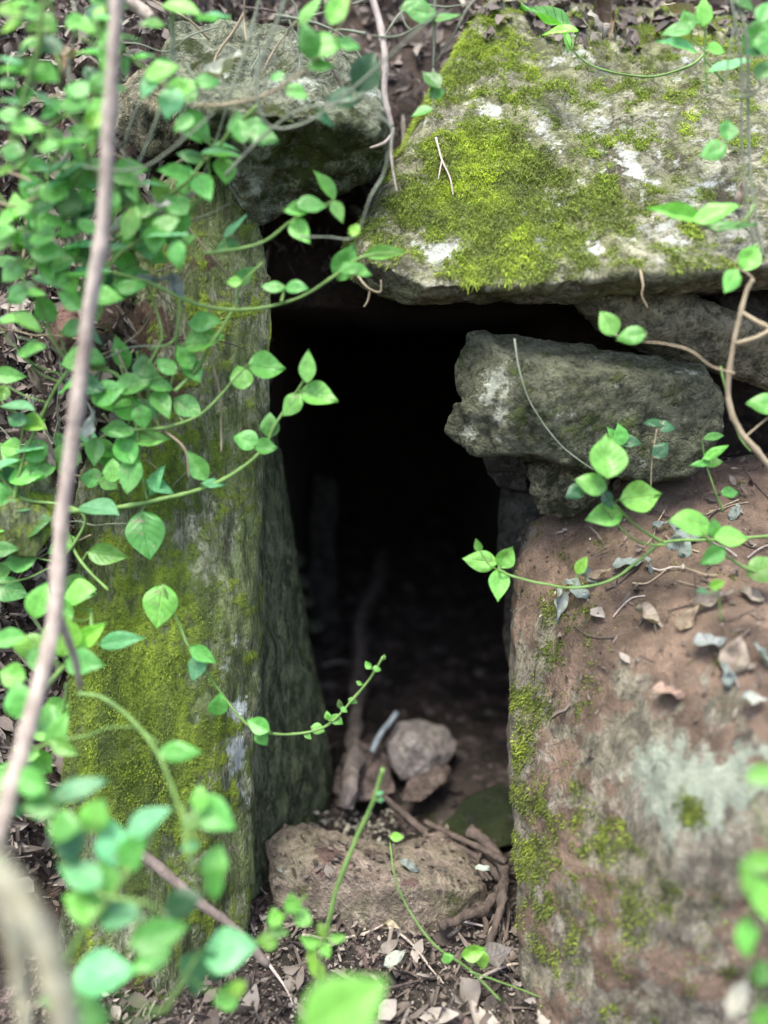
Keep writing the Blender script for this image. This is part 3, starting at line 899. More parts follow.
vine('dense leafy creeper hanging beside the leaning branch, above the thick runner', [[(75, 368), (112, 372), (130, 395), (138, 430), (140, 470), (148, 500)], [(130, 395), (120, 365)], [(138, 430), (160, 440)]],
     [(121, 352, 34, 110, 'm'), (144, 366, 26, 95, 'm'), (110, 393, 36, 20, 'm'), (104, 399, 28, -60, 'l'), (134, 385, 36, 15, 'm'), (131, 411, 32, 0, 'l'), (166, 366, 24, 140, 'm'), (152, 440, 34, 10, 'l'), (125, 449, 36, 115, 'm'), (130, 475, 38, -90, 'm'), (157, 480, 34, 60, 'b'), (160, 487, 30, -30, 'b'), (113, 470, 24, 95, 'l'), (142, 417, 24, -80, 'm'), (120, 432, 26, 190, 'm'), (146, 535, 48, -82, 'ms')], r=2)
vine('long creeper looping up past the reddish bank stone', [[(14, 510), (22, 460), (40, 415), (60, 382), (76, 368), (110, 368)]],
     [(15, 322, 40, 0, 'b'), (32, 349, 32, 5, 'l'), (45, 308, 30, 120, 'm'), (10, 376, 30, 5, 'm'), (3, 392, 18, 90, 'y'), (35, 424, 30, -25, 'y'), (18, 408, 40, -8, 'b'), (50, 283, 32, -20, 'b'), (20, 290, 34, 170, 'm'), (4, 262, 24, 180, 'm')], r=2)
vine('creeper with blurred leaves where the leaning branch meets the mossy bank stone', [[(-5, 470), (20, 498), (60, 505), (85, 520), (62, 560)], [(60, 505), (75, 555), (110, 590)]],
     [(35, 525, 40, 20, 'm'), (5, 550, 26, 0, 'm'), (108, 555, 38, -5, 'l'), (8, 512, 30, 180, 'm'), (78, 590, 36, -10, 'm'), (60, 545, 30, 210, 'm'), (20, 560, 34, 185, 'm'), (2, 530, 30, 150, 'b'), (10, 590, 34, -20, 'm')], r=2.2)
vine('bright blurred shoot with yellow-green leaves low on the leaning branch', [[(20, 720), (45, 690), (70, 660), (88, 640), (92, 610)]],
     [(122, 641, 46, 8, 'bn'), (60, 633, 46, 100, 'y'), (92, 634, 36, 40, 'y'), (40, 600, 36, 70, 'l'), (30, 647, 34, 180, 'y'), (85, 663, 42, 0, 'm'), (20, 700, 38, 100, 'm'), (6, 640, 34, 190, 'm'), (40, 662, 34, -60, 'm'), (12, 675, 30, 170, 'l'), (80, 592, 34, 10, 'l'), (60, 610, 34, 150, 'l'), (48, 720, 34, -20, 'm')], r=2.6)
vine('slender runner hanging down the standing slab, its tip reaching over the opening', [[(163, 585, -.13), (180, 628, -.13), (192, 650, -.13), (215, 685, -.14), (245, 722, -.15), (268, 733, -.15), (300, 733, -.13), (328, 724, -.12), (352, 700, -.12), (370, 678, -.12), (383, 656, -.12)]],
     [(160, 606, 42, -95, 'ls'), (203, 655, 30, -32, 'm'), (197, 667, 28, -105, 'b'), (218, 704, 26, 70, 'm'), (258, 725, 26, 160, 'm'), (262, 738, 18, -60, 'm'),
      (368, 665, 9, 120, 'l'), (377, 669, 9, -10, 'l'), (359, 683, 7, 150, 'l'), (340, 704, 10, 110, 'l'), (353, 701, 10, -20, 'l'), (328, 716, 11, 110, 'l'), (337, 720, 14, -30, 'l'), (318, 729, 14, -20, 'l'), (344, 710, 8, -30, 'l'), (384, 657, 5, 80, 'l'), (308, 736, 10, -40, 'l')], r=1.5, r1=1.3)
vine('blurred arching stem in front of the mossy foot of the standing slab', [[(78, 694), (105, 698), (138, 725), (160, 762), (182, 808), (196, 840)], [(182, 808), (190, 860), (212, 880)]],
     [(180, 752, 42, 0, 'mn'), (215, 815, 48, -30, 'm'), (200, 798, 24, 90, 'l'), (190, 822, 20, 180, 'l'), (215, 862, 36, 80, 'm'), (214, 885, 32, -80, 'm'), (190, 846, 20, 200, 'b')], r=2.3)
vine('big blurred creeper in the near corner, pale mint leaves along an upright stem', [[(62, 965), (88, 925), (112, 895), (135, 860), (155, 830)], [(110, 895), (70, 880)], [(112, 895), (150, 905)]],
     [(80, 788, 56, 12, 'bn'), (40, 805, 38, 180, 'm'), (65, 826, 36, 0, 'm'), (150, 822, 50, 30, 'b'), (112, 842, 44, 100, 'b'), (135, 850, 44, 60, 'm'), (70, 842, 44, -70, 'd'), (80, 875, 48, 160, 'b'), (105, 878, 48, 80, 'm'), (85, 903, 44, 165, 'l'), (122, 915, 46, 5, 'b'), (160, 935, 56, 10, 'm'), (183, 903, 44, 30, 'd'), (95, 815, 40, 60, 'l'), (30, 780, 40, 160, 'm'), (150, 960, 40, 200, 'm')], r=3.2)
vine('blurred sprig with a broad leaf pair beside the thin brown stem near the sill', [[(165, 1010), (180, 985), (200, 955), (215, 945)]],
     [(195, 975, 50, -98, 'b'), (230, 950, 52, 5, 'b'), (105, 975, 58, 5, 'b'), (238, 988, 24, 40, 'y'), (226, 998, 26, 190, 'l'), (60, 1000, 44, 170, 'm'), (90, 1015, 40, -20, 'm'), (212, 965, 36, -70, 'd')], r=3)
vine('short upright sprig of small oval leaves at the foot of the sill stone', [[(250, 948, -.36), (275, 925, -.36), (292, 910, -.36), (306, 896, -.36)]],
     [(292, 903, 20, 100, 'l'), (303, 918, 20, -30, 'l'), (275, 917, 18, 110, 'l'), (280, 931, 18, -20, 'l'), (268, 942, 20, 180, 'y')], r=2.2)
vine('tiny bright yellow-green seedling in front of the sill stone', [[(318, 985, -.36), (320, 960, -.36), (325, 938, -.36), (330, 925, -.36)]],
     [(322, 930, 15, 120, 'y'), (338, 938, 18, 5, 'ln'), (326, 950, 16, -60, 'l'), (312, 955, 24, -100, 'yn'), (310, 940, 22, 160, 'l'), (318, 970, 22, -70, 'y')], r=1.8)
vine('bare pale green shoot standing up in front of the sill stone', [[(322, 950, -.25), (330, 915, -.25), (338, 885, -.25), (356, 840, -.25), (372, 805, -.25), (383, 768, -.25)]], [(380, 793, 8, 20, 'b'), (381, 800, 7, 10, 'b')], r=2.5, r1=2.2)
vine('thin curved stem bending over the sill stone to a single leaflet', [[(500, 1000, -.22), (470, 972, -.22), (435, 945, -.22), (408, 910, -.2), (395, 875, -.18), (390, 842, -.16)], [(470, 972, -.22), (540, 995, -.2), (600, 1030, -.2)]],
     [(397, 837, 14, 0, 'y'), (474, 952, 24, 20, 'y'), (482, 960, 18, -80, 'y'), (448, 958, 14, 30, 'l')], r=1.3)
vine('one huge out of focus leaf rising from the lower edge', [[(300, 1500, -.56), (318, 1250, -.58), (330, 1060, -.60), (332, 1040, -.60), (330, 1026, -.60)]], [(345, 1008, 92, 30, 'l')], r=3, Y=-.60)
# upper middle
vine('tan runner crossing the face of the grey boulder, with leaves near the hanging root', [[(196, 105), (225, 106), (262, 96), (295, 80), (318, 62), (345, 20), (352, -10)]],
     [(310, 10, 34, 50, 'l'), (338, 8, 34, 70, 'l'), (309, 41, 34, 110, 'm'), (327, 45, 38, 15, 'l'), (321, 67, 28, 10, 'm'), (349, 45, 24, -10, 'm'), (277, 77, 16, 180, 'm'), (345, 5, 24, 60, 'y'), (297, 92, 24, -30, 'm')], r=1.6, mat=stem_tan, Y=-.12)
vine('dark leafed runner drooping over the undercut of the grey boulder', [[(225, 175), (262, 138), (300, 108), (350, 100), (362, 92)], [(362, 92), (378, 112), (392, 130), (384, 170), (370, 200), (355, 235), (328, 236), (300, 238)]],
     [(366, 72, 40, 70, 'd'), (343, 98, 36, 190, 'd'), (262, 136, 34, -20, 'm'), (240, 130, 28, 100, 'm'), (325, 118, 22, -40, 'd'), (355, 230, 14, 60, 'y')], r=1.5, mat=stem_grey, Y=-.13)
vine('bare grey stem looping in front of the grey boulder', [[(290, -15), (275, 30), (258, 70), (258, 105), (268, 124), (288, 127), (320, 112), (372, 70), (430, 22), (445, 10)]], [], r=1.7, mat=stem_grey, Y=-.14)
vine('bare grey stem slanting behind the looped one', [[(262, -12), (248, 40), (232, 95), (215, 140), (196, 190)]], [], r=1.3, mat=stem_grey, Y=-.08)
vine('leafy stem hanging at the upper end of the capstone edge', [[(436, -12), (434, 20), (434, 45), (433, 68)], [(434, 18), (400, 35), (372, 36)], [(500, -25), (470, 5), (452, 40), (436, 60)]],
     [(420, 12, 32, 175, 'm'), (447, 17, 26, -5, 'm'), (413, 4, 26, 10, 'l'), (431, 80, 26, 130, 'm'), (437, 93, 18, 30, 'm'), (422, 113, 22, 200, 'm')], r=1.4, mat=stem_grey, Y=0.0)
# right
vine('runner laid over the top of the capstone, yellow leaf at its tip', [[(706, 52), (690, 66), (655, 75), (620, 76), (590, 66), (573, 50)]],
     [(547, 18, 56, 148, 'mn'), (566, 42, 24, -85, 'ln'), (560, 33, 34, 175, 'yn')], r=1.4, mat=stem_green, Y=.10)
vine('leafy shoot growing upright from the capstone runner', [[(706, 95), (706, 60), (706, 30), (702, 15)], [(706, 55), (690, 40)], [(706, 60), (725, 80)]],
     [(703, 12, 26, 95, 'l'), (687, 20, 22, 100, 'm'), (676, 32, 28, 185, 'm'), (676, 47, 44, 175, 'bn'), (730, 66, 42, 15, 'b'), (716, 50, 20, 0, 'l'), (702, 24, 14, 0, 'b')], r=1.3, Y=.0)
vine('long hanging stems trailing over the far end of the capstone', [[(735, -10), (746, 40), (750, 120), (753, 200), (762, 260)], [(728, -10), (740, 60), (744, 150), (758, 262)], [(770, 75), (752, 95), (735, 98), (726, 92), (728, 60), (738, 10)]],
     [(757, 35, 38, 70, 'm'), (763, 70, 26, 60, 'm'), (753, 54, 22, 180, 'd'), (727, 130, 26, 75, 'm'), (713, 151, 26, 195, 'm'), (765, 12, 26, 60, 'm'), (742, 5, 26, 160, 'm'), (765, 45, 26, -60, 'm')], r=1.8, mat=stem_grey, Y=-.08)
vine('sprig with a long narrow leaf pair above the capstone lip', [[(754, 205), (742, 222), (722, 230), (704, 225)]],
     [(674, 214, 60, 172, 'ln'), (716, 213, 44, 15, 'ln'), (732, 226, 44, -3, 'mn')], r=1.3, Y=-.1)
vine('woody brown stem climbing past the end of the flagstone', [[(780, 482, -.12), (758, 455, -.12), (738, 428, -.12), (730, 392, -.12), (735, 340, -.12), (747, 295, -.12), (754, 278, -.12)], [(744, 312, -.12), (762, 322, -.13), (775, 330, -.13)], [(735, 344, -.12), (755, 338, -.13), (775, 328, -.13)]],
     [(731, 281, 28, 235, 'l'), (750, 257, 28, 60, 'l'), (765, 404, 34, 170, 'l')], r=3.2, r1=2.2, mat=stem_tan, Y=-.12)
vine('sprig of two round leaves in front of the flagstone', [[(732, 374, -.12), (712, 366, -.13), (690, 352, -.13), (668, 345, -.13), (645, 341, -.13)]],
     [(608, 323, 28, 120, 'l'), (631, 336, 28, 185, 'l')], r=1.4, mat=stem_tan)
vine('thin green stem beside the woody one', [[(722, 366, -.1), (726, 400, -.1), (740, 435, -.1), (750, 452, -.1)]], [], r=1.2, mat=stem_green, Y=-.1)
vine('thin bare stem curving down the face of the blocky boulder', [[(515, 338, -.035), (520, 370, -.05), (532, 405, -.05), (560, 445, -.05), (592, 470, -.05)]], [], r=1.0, mat=stem_grey)
vine('bright leafed runner lying along the earthy boulder and poking into the opening', [[(768, 536, -.10), (720, 540, -.10), (665, 542, -.10), (640, 560, -.11), (612, 580, -.11), (575, 588, -.11), (540, 583, -.11), (512, 576, -.10), (499, 570, -.10)]],
     [(480, 561, 34, 170, 'l'), (506, 557, 24, 60, 'l'), (499, 585, 32, -100, 'l'), (478, 545, 14, 110, 'l'), (582, 565, 20, 60, 'y')], r=1.8)
vine('upright sprig with the largest leaves in front of the blocky boulder', [[(662, 542, -.11), (640, 528, -.12), (622, 512, -.13), (608, 495, -.13), (602, 480, -.13)], [(622, 512, -.13), (604, 512, -.13)], [(665, 545, -.11), (635, 540, -.12), (600, 505, -.13)]],
     [(607, 456, 46, 85, 'l'), (591, 484, 32, 165, 'l'), (604, 516, 38, 185, 'l'), (641, 497, 46, 8, 'l'), (608, 500, 20, -60, 'd'), (575, 492, 22, 210, 'd')], r=1.5)
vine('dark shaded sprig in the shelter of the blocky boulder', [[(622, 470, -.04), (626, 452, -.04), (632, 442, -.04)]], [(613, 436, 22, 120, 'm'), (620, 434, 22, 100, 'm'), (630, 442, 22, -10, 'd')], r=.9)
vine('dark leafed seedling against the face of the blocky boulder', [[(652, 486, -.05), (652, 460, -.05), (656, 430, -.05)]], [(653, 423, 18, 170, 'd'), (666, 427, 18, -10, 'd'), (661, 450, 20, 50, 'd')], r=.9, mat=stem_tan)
vine('small seedling of narrow leaves rooted in the red earth', [[(722, 512, -.07), (712, 485, -.07), (706, 462, -.07), (703, 440, -.07)]], [(714, 437, 24, 10, 'mn'), (716, 452, 26, 35, 'ln'), (700, 464, 20, 190, 'mn'), (712, 462, 20, 0, 'l'), (730, 493, 18, 5, 'm')], r=1.0)
vine('creeper with smooth leaves lying on the red earth at the far edge', [[(790, 582, -.16), (750, 570, -.16), (725, 556, -.16), (712, 545, -.16), (700, 530, -.16)]],
     [(690, 523, 46, 170, 'l'), (731, 538, 36, -5, 'l'), (712, 556, 28, 215, 'm'), (764, 568, 34, 30, 'l'), (714, 528, 20, 100, 'm')], r=1.6)
vine('tiny seedling sprouting from dry leaves on the earthy boulder', [[(722, 622, -.2), (720, 602, -.2), (717, 588, -.2)]], [(717, 584, 16, 20, 'y'), (702, 592, 14, 170, 'b')], r=1.1)
vine('blurred sprig of bright oval leaves hanging beside the boulder near the lower edge', [[(772, 855, -.5), (758, 880, -.5), (748, 915, -.5), (752, 950, -.5), (762, 990, -.5)]],
     [(745, 878, 34, 100, 'l'), (764, 900, 42, -80, 'l'), (746, 938, 40, -85, 'l'), (762, 862, 32, 0, 'l'), (760, 972, 26, 60, 'm'), (762, 1015, 30, 90, 'l'), (765, 775, 34, 10, 'l')], r=2, Y=-.5)

# fill of the tangle: short creepers nobody can tell apart
fill_label = 'thin green creeper with small paired leaves, deep in the tangle over the leafy bank'
for k in range(21):
    x0, y0 = rnd.uniform(-15, 165), rnd.uniform(-10, 460)
    if k % 4 == 3: x0, y0 = rnd.uniform(-15, 70), rnd.uniform(480, 960)
    if k % 4 == 1: x0, y0 = rnd.uniform(60, 170), rnd.uniform(190, 430)
    a = rnd.uniform(0, 2 * pi)
    P, Ls = [], []
    yy = vy(x0, y0) + rnd.uniform(0, .06)
    x, y = x0, y0
    for i in range(6):
        P.append((x, y, yy))
        if i:
            aa = -math.degrees(a)
            Ls.append((x + 10 * cos(a + 1.2), y + 10 * sin(a + 1.2), rnd.uniform(20, 36), aa - 65 + rnd.uniform(-20, 20), rnd.choice('mmlbll')))
            Ls.append((x + 10 * cos(a - 1.2), y + 10 * sin(a - 1.2), rnd.uniform(20, 36), aa + 65 + rnd.uniform(-20, 20), rnd.choice('mmlbld')))
        a += rnd.uniform(-.5, .5)
        x += 27 * cos(a); y += 27 * sin(a)
    vine(fill_label, [P], [q for q in Ls if (q[0] < 190 and q[1] < 500) or q[1] < 60 or q[0] < 70], r=1.4, group='short creepers in the tangle over the bank')

for k in range(16):
    x, y = rnd.uniform(-10, 240), rnd.uniform(-10, 380)
    a = rnd.choice([-1.3, 1.3, 1.6, 1.8, .3]) + rnd.uniform(-.3, .3)
    P = []
    yy = vy(x, y) + rnd.uniform(.0, .08)
    for i in range(6):
        P.append((x, y, yy + rnd.uniform(-.012, .012)))
        a += rnd.gauss(0, .28)
        x += 30 * cos(a); y += 30 * sin(a)
        if x > 250: break
    if len(P) > 2:
        vine('bare leafless creeper stem winding through the tangle on the bank', [P], [], r=rnd.uniform(.9, 1.5), mat=rnd.choice([stem_grey, stem_green, stem_tan]), group='bare stems in the tangle on the bank')

# ------------------------------------------------------------------ branches, sticks, roots
def stick(name, label, cat, runs, mat, sides=9, rough=.35, group=None, knots=0):
    """runs: ([(px, py, Y) or Vector...], r0 px, r1 px)"""
    T = Tubes()
    base = None
    for pts, r0, r1 in runs:
        P = [p if isinstance(p, Vector) else at(*p) for p in pts]
        if base is None: base = P[0].copy()
        T.add(P, r0 * depth(P[0]) / F, r1 * depth(P[-1]) / F, sides, rough, 8, knots)
    o = T.build(name, mat, base=base)
    return tag(o, label, cat, group)


stick('branch', 'long pale brown dead branch leaning across the leafy bank', 'branch',
      [([(118, -15, -.26), (113, 60, -.265), (108, 140, -.265), (103, 230, -.265), (90, 305, -.265), (75, 420, -.28), (62, 520, -.30), (54, 620, -.34), (30, 720, -.40), (8, 800, -.45), (-12, 860, -.5), (-50, 980, -.52), (-90, 1150, -.54), (-120, 1330, -.54)], 6.5, 9.5),
       ([(56, 610, -.33), (75, 660, -.31), (80, 690, -.28)], 5, 2)], bark_m, 12, .3, knots=13)
stick('branch', 'blurred pale branch curving through the near lower corner', 'branch',
      [([(-40, 830, -.66), (-5, 870, -.66), (30, 915, -.66), (52, 970, -.66), (68, 1050, -.66), (90, 1250, -.64), (100, 1560, -.62)], 15, 11), ([(-5, 880, -.62), (12, 930, -.62), (22, 1000, -.62), (26, 1050, -.62), (30, 1400, -.60)], 8, 6)], flat_noise_mat('mossy_bark', (.22, .20, .12), (.48, .45, .33), 30, .8, bump=.7), 12, .3)
stick('branch', 'thin brown stem slanting from the tangle down towards the sill stone', 'branch', [([(120, 840, -.20), (160, 868, -.22), (196, 900, -.235), (230, 925, -.235), (268, 965, -.24)], 5.5, 4)], flat_noise_mat('brown_bark', (.11, .085, .075), (.27, .21, .19), 45, .85, (1, 1, .5), bump=1.0))
stick('branch', 'short broken branch poking in at the upper edge beside the leaning branch', 'branch', [([(118, -10, -.02), (138, 8, -.02), (152, 20, -.02)], 6, 6.5)], bark_m)
stick('twig', 'pale twig lying across the bank above the standing slab', 'twig', [([(110, 232, -.10), (140, 220, -.10), (170, 208, -.10), (196, 192, -.09)], 3, 2)], pale_bark)
stick('hanging_root', 'pinkish root hanging straight down between the grey boulder and the capstone', 'root', [([(368, -15, .02), (380, 25, .01), (385, 60, 0), (385, 95, 0), (392, 127, 0)], 3.6, 2.6)], pale_bark, knots=9)
stick('hanging_root', 'thin crooked rootlet dangling beside the upper slope of the capstone', 'root', [([(393, 128, 0), (391, 150, 0), (393, 170, 0), (397, 192, 0)], 2, 1), ([(394, 132, 0), (384, 143, 0), (370, 148, 0)], 1.8, 1)], pale_bark)
stick('hanging_root', 'forked rootlet curling out under the tip of the capstone', 'root', [([(358, 276, 0), (368, 288, -.02), (380, 292, -.02), (381, 280, -.02)], 1.4, 1), ([(370, 289, -.02), (368, 300, -.02), (364, 307, -.02)], 1.2, .8)], stem_tan)
stick('hanging_root', 'tiny rootlet dangling from the middle of the capstone lip', 'root', [([(640, 270, -.05), (643, 285, -.06), (642, 296, -.06), (648, 308, -.06)], 1.4, .6)], stem_tan)
stick('hanging_root', 'pale rootlet spread on the mossy capstone face', 'root', [([(436, 138, .14), (442, 160, .11), (450, 178, .09), (453, 195, .07)], 1.2, .7), ([(442, 160, .11), (438, 180, .09)], .8, .5)], pale_bark)


def fl(px, py, up=0.006):
    p = floor_at(px, py)
    return p + Vector((0, 0, up))


stick('stick', 'long knobbly dark stick lying across the chamber floor into the dark', 'stick',
      [([(346, 806, .16), (352, 770, .20), fl(357, 720, .05), fl(359, 670, .035), fl(361, 625, .03), fl(377, 595, .025), fl(382, 560, .02)], 7.5, 7)], flat_noise_mat('stick_bark', (.10, .08, .072), (.27, .22, .20), 50, .85, (1, 1, .5), bump=1.0), 12, .9, knots=9)
stick('stick', 'short blue-grey stick propped against the pale angular rock', 'stick', [([(372, 752, .25), (380, 735, .27), (390, 722, .29), (397, 713, .31)], 3.4, 3)], flat_noise_mat('bluish_bark', (.18, .21, .24), (.36, .4, .43), 60, .7))
stick('twig', 'thin pale twig on the chamber floor beside the leaning slab', 'twig', [([fl(322, 668), fl(340, 664), fl(356, 668)], 1.5, 1)], pale_bark)
stick('root', 'brown root running from behind the sill stone to the foot of the earthy boulder', 'root',
      [([(385, 798, .16), (408, 818, .12), (432, 838, .09), (462, 850, .06), (488, 866, .03), (502, 884, -.01), (488, 905, -.05), (462, 918, -.08), (440, 925, -.1)], 3, 5),
       ([(478, 902, -.05), (486, 925, -.07), (480, 945, -.09)], 3, 2), ([(430, 836, .09), (448, 852, .06), (470, 858, .05), (492, 880, .0)], 2, 1.5), ([(500, 884, -.01), (508, 910, -.05), (506, 940, -.09)], 2.5, 1.5)], dark_bark, 10, .9, knots=7)
stick('root', 'knotted root hugging the foot of the earthy boulder at the end of the sill stone', 'root',
      [([(470, 830, .08), (492, 848, .04), (503, 870, .0), (502, 900, -.06), (496, 925, -.09), (486, 950, -.12)], 5.5, 3), ([(490, 846, .05), (478, 860, .03), (484, 880, .0)], 2.5, 2)], dark_bark, 10, .9, knots=8)
stick('root', 'straight thin root bridging from the sill stone across to the mossy floor stone', 'root', [([(425, 822, .12), (450, 834, .08), (480, 848, .04), (506, 862, 0)], 3, 3.5)], dark_bark)

for k in range(46):
    if k < 30:
        x, y, yy = rnd.uniform(-20, 190), rnd.uniform(-10, 560), None
    else:
        x, y, yy = rnd.uniform(180, 390), rnd.uniform(-15, 50), .06
    if x > 150 and y > 300: x -= 90
    a = rnd.uniform(0, 2 * pi)
    P = []
    L = rnd.uniform(14, 30)
    y3 = (vy(x, y) + rnd.uniform(.03, .09)) if yy is None else yy
    for i in range(6):
        P.append((x, y, y3 + rnd.uniform(-.01, .01)))
        a += rnd.gauss(0, .35)
        x += L * cos(a); y += L * sin(a)
    stick('twig', 'thin dry grey twig tangled among the creepers on the bank' if k < 30 else 'thin dry rootlet in the dark tangle above the grey boulder', 'twig', [(P, rnd.uniform(.8, 1.8), .5)],
          rnd.choice([stem_grey, stem_tan, dark_bark, stem_grey]), 6, .2, group='dry twigs in the tangle' if k < 30 else 'rootlets above the grey boulder')

for k in range(22):
    px, py = rnd.uniform(600, 775), rnd.uniform(485, 640)
    a = rnd.uniform(-.5, .9) + (pi if rnd.random() < .5 else 0)
    P = []
    for i in range(4):
        h = o_data[boulder.name][3].ray_cast(CAM, ray(px, py).normalized())[0]
        if h is None: break
        P.append(h + Vector((0, -.5, 1)).normalized() * rnd.uniform(.001, .006))
        a += rnd.gauss(0, .3)
        px += 14 * cos(a); py -= 14 * sin(a)
    if len(P) > 2:
        stick('twig', 'thin straw coloured twig strewn on the red earth of the boulder', 'twig', [(P, rnd.uniform(.8, 1.3), .5)], rnd.choice([stem_tan, pale_bark, dark_bark]), 6, .2, group='twigs on the red earth')
for k, (x0, y0, x1, y1) in enumerate([(400, 935, 445, 990), (450, 930, 520, 940), (300, 945, 390, 935), (480, 985, 560, 960), (360, 1000, 450, 985), (520, 950, 590, 1010), (265, 960, 290, 1010)]):
    P = [floor_at(x0 + (x1 - x0) * t + rnd.uniform(-5, 5), y0 + (y1 - y0) * t + rnd.uniform(-4, 4), -.6) + Vector((0, 0, rnd.uniform(.006, .02))) for t in (0, .35, .7, 1)]
    stick('twig', 'thin brown twig lying in the litter in front of the sill stone', 'twig', [(P, rnd.uniform(1.3, 2.4), .8)], rnd.choice([pale_bark, bark_m, dark_bark]), 6, .3, group='twigs in the litter before the sill')

# ------------------------------------------------------------------ leaf litter, crumbs, pebbles
def scatter(name, mat, gens, kind='stuff', seed=3):
    """gens: (count, point function -> (p, normal), size range, tint mean, tint spread)"""
    rr = random.Random(seed)
    V, Fc, T = [], [], []
    for cnt, fn, s0, s1, tm, ts, shape in gens:
        for _ in range(cnt):
            q = fn(rr)
            if q is None: continue
            p, n = q
            L = rr.uniform(s0, s1) * (1 if rr.random() < .8 else 1.5)
            wd = L * (rr.uniform(.35, .75) if shape == 'leaf' else rr.uniform(.08, .16))
            nn = (n + Vector((rr.gauss(0, .55), rr.gauss(0, .55), rr.gauss(0, .55)))).normalized()
            d = nn.orthogonal()
            d.rotate(Matrix.Rotation(rr.uniform(0, 6.283), 3, nn))
            d.normalize()
            e = nn.cross(d)
            curl = rr.uniform(-.5, .9)
            k = len(V)
            for i in range(4):
                t = i / 3
                prof = (0.12, .9, 1.0, .06)[i] if shape == 'leaf' else (0.8, 1, 1, .5)[i]
                for j in (-1, 0, 1):
                    z = curl * abs(j) * wd * .5 * prof + rr.gauss(0, .06) * L + .3 * curl * L * (t - .5) ** 2
                    V.append(p + d * (t - .5) * L + e * j * wd * .5 * prof * rr.uniform(.75, 1.15) + nn * (z + .003))
            for i in range(3):
                for j in range(2):
                    a = k + i * 3 + j
                    Fc.append((a, a + 1, a + 4, a + 3))
            tv = min(1, max(0, rr.gauss(tm, ts)))
            T += [tv] * 12
    o = mesh_obj(name, V, Fc, mat, attrs={'tint': T})
    return tag(o, None, None, None, kind)


litter_m = tint_mat('litter', (.05, .038, .033), (.13, .10, .086), (.29, .25, .22), .8)


def on_hill(x0, x1, z0, z1):
    def fn(rr):
        x, z = rr.uniform(x0, x1), rr.uniform(z0, z1)
        p = hill_pt(x, z)
        if p.y > 1.5: return None
        e = .02
        n = Vector((hill_pt(x + e, z).y - p.y, -e, hill_pt(x, z + e).y - p.y))
        n = Vector((n.x, -e, n.z)) * 1.0
        n.normalize()
        return p + n * rr.uniform(0, .014), n
    return fn


def on_ground(x0, x1, y0, y1, h=.012):
    def fn(rr):
        x, y = rr.uniform(x0, x1), rr.uniform(y0, y1)
        return Vector((x, y, f_ground(x, y) + rr.uniform(0, h))), Vector((0, 0, 1))
    return fn


def on_rock(o, inside, up=.3):
    out, vn, A, bvh = o_data[o.name]
    idx = [i for i, v in enumerate(out) if vn[i].z > up and inside(*pix(v), v)]

    def fn(rr):
        i = rr.choice(idx)
        return out[i] + vn[i] * rr.uniform(0, .006) + Vector((rr.uniform(-.004, .004), rr.uniform(-.004, .004), 0)), vn[i]
    return fn


lit = scatter('leaf_litter', litter_m, [
    (7000, on_hill(-.85, -.24, .05, 1.6), .004, .013, .4, .3, 'leaf'), (1100, on_hill(-.85, -.24, .05, 1.6), .018, .038, .6, .25, 'leaf'),
    (2600, on_hill(-.85, -.2, .1, 1.6), .02, .05, .35, .25, 'twig'),
    (1500, on_hill(-.3, .8, .95, 1.75), .010, .028, .3, .22, 'leaf'),
    (900, on_hill(-.3, .8, .95, 1.75), .02, .06, .4, .25, 'twig'),
    (9000, on_ground(-.5, .35, -.5, .05, .008), .002, .006, .5, .3, 'leaf'), (2000, on_ground(-.5, .35, -.5, .0, .012), .006, .013, .4, .28, 'leaf'), (260, on_ground(-.5, .35, -.5, -.06, .02), .018, .04, .6, .25, 'leaf'),
    (1300, on_ground(-.5, .35, -.5, .05), .015, .04, .45, .25, 'twig'),
    (450, on_rock(capstone, lambda u, v, p: v < 45 + 25 * noise.noise(p * 12), .2), .012, .028, .35, .22, 'leaf'),
    (160, on_rock(boulder, lambda u, v, p: u > 600 and v < 720, .2), .008, .022, .6, .22, 'leaf'),
    (420, on_rock(boulder, lambda u, v, p: v < 780, .2), .006, .022, .5, .25, 'twig'),
    (120, on_rock(sill, lambda u, v, p: True, .5), .005, .014, .4, .2, 'leaf'),
])
tag(lit, 'brown and grey leaf litter on the bank and in front of the sill', None)


def pebble_mesh(name, mat, seed):
    bm = bmesh.new()
    bmesh.ops.create_icosphere(bm, subdivisions=3, radius=1)
    for v in bm.verts:
        v.co *= 1 + .35 * noise.noise(v.co * 1.1 + Vector((seed * 5, 0, 0))) + .08 * noise.noise(v.co * 4)
        v.co.z *= .65
    m = bpy.data.meshes.new(name)
    bm.to_mesh(m)
    bm.free()
    m.polygons.foreach_set('use_smooth', [True] * len(m.polygons))
    for a in ('moss', 'lichen', 'soil'):
        m.attributes.new(a, 'FLOAT', 'POINT')
    m.materials.append(mat)
    return m


PB = [pebble_mesh('pebble', brown_m, 1), pebble_mesh('pebble', pale_m, 2), pebble_mesh('pebble', brown_m, 3), pebble_mesh('pebble', black_m, 4)]


def pebble(p, s, me, label, group, name='pebble'):
    o = bpy.data.objects.new(name, me)
    o.location = p
    o.scale = (s * rnd.uniform(.8, 1.3), s * rnd.uniform(.8, 1.2), s * rnd.uniform(.7, 1.1))
    o.rotation_euler = (rnd.uniform(-.4, .4), rnd.uniform(-.4, .4), rnd.uniform(0, 6))
    link(o)
    return tag(o, label, name, group)


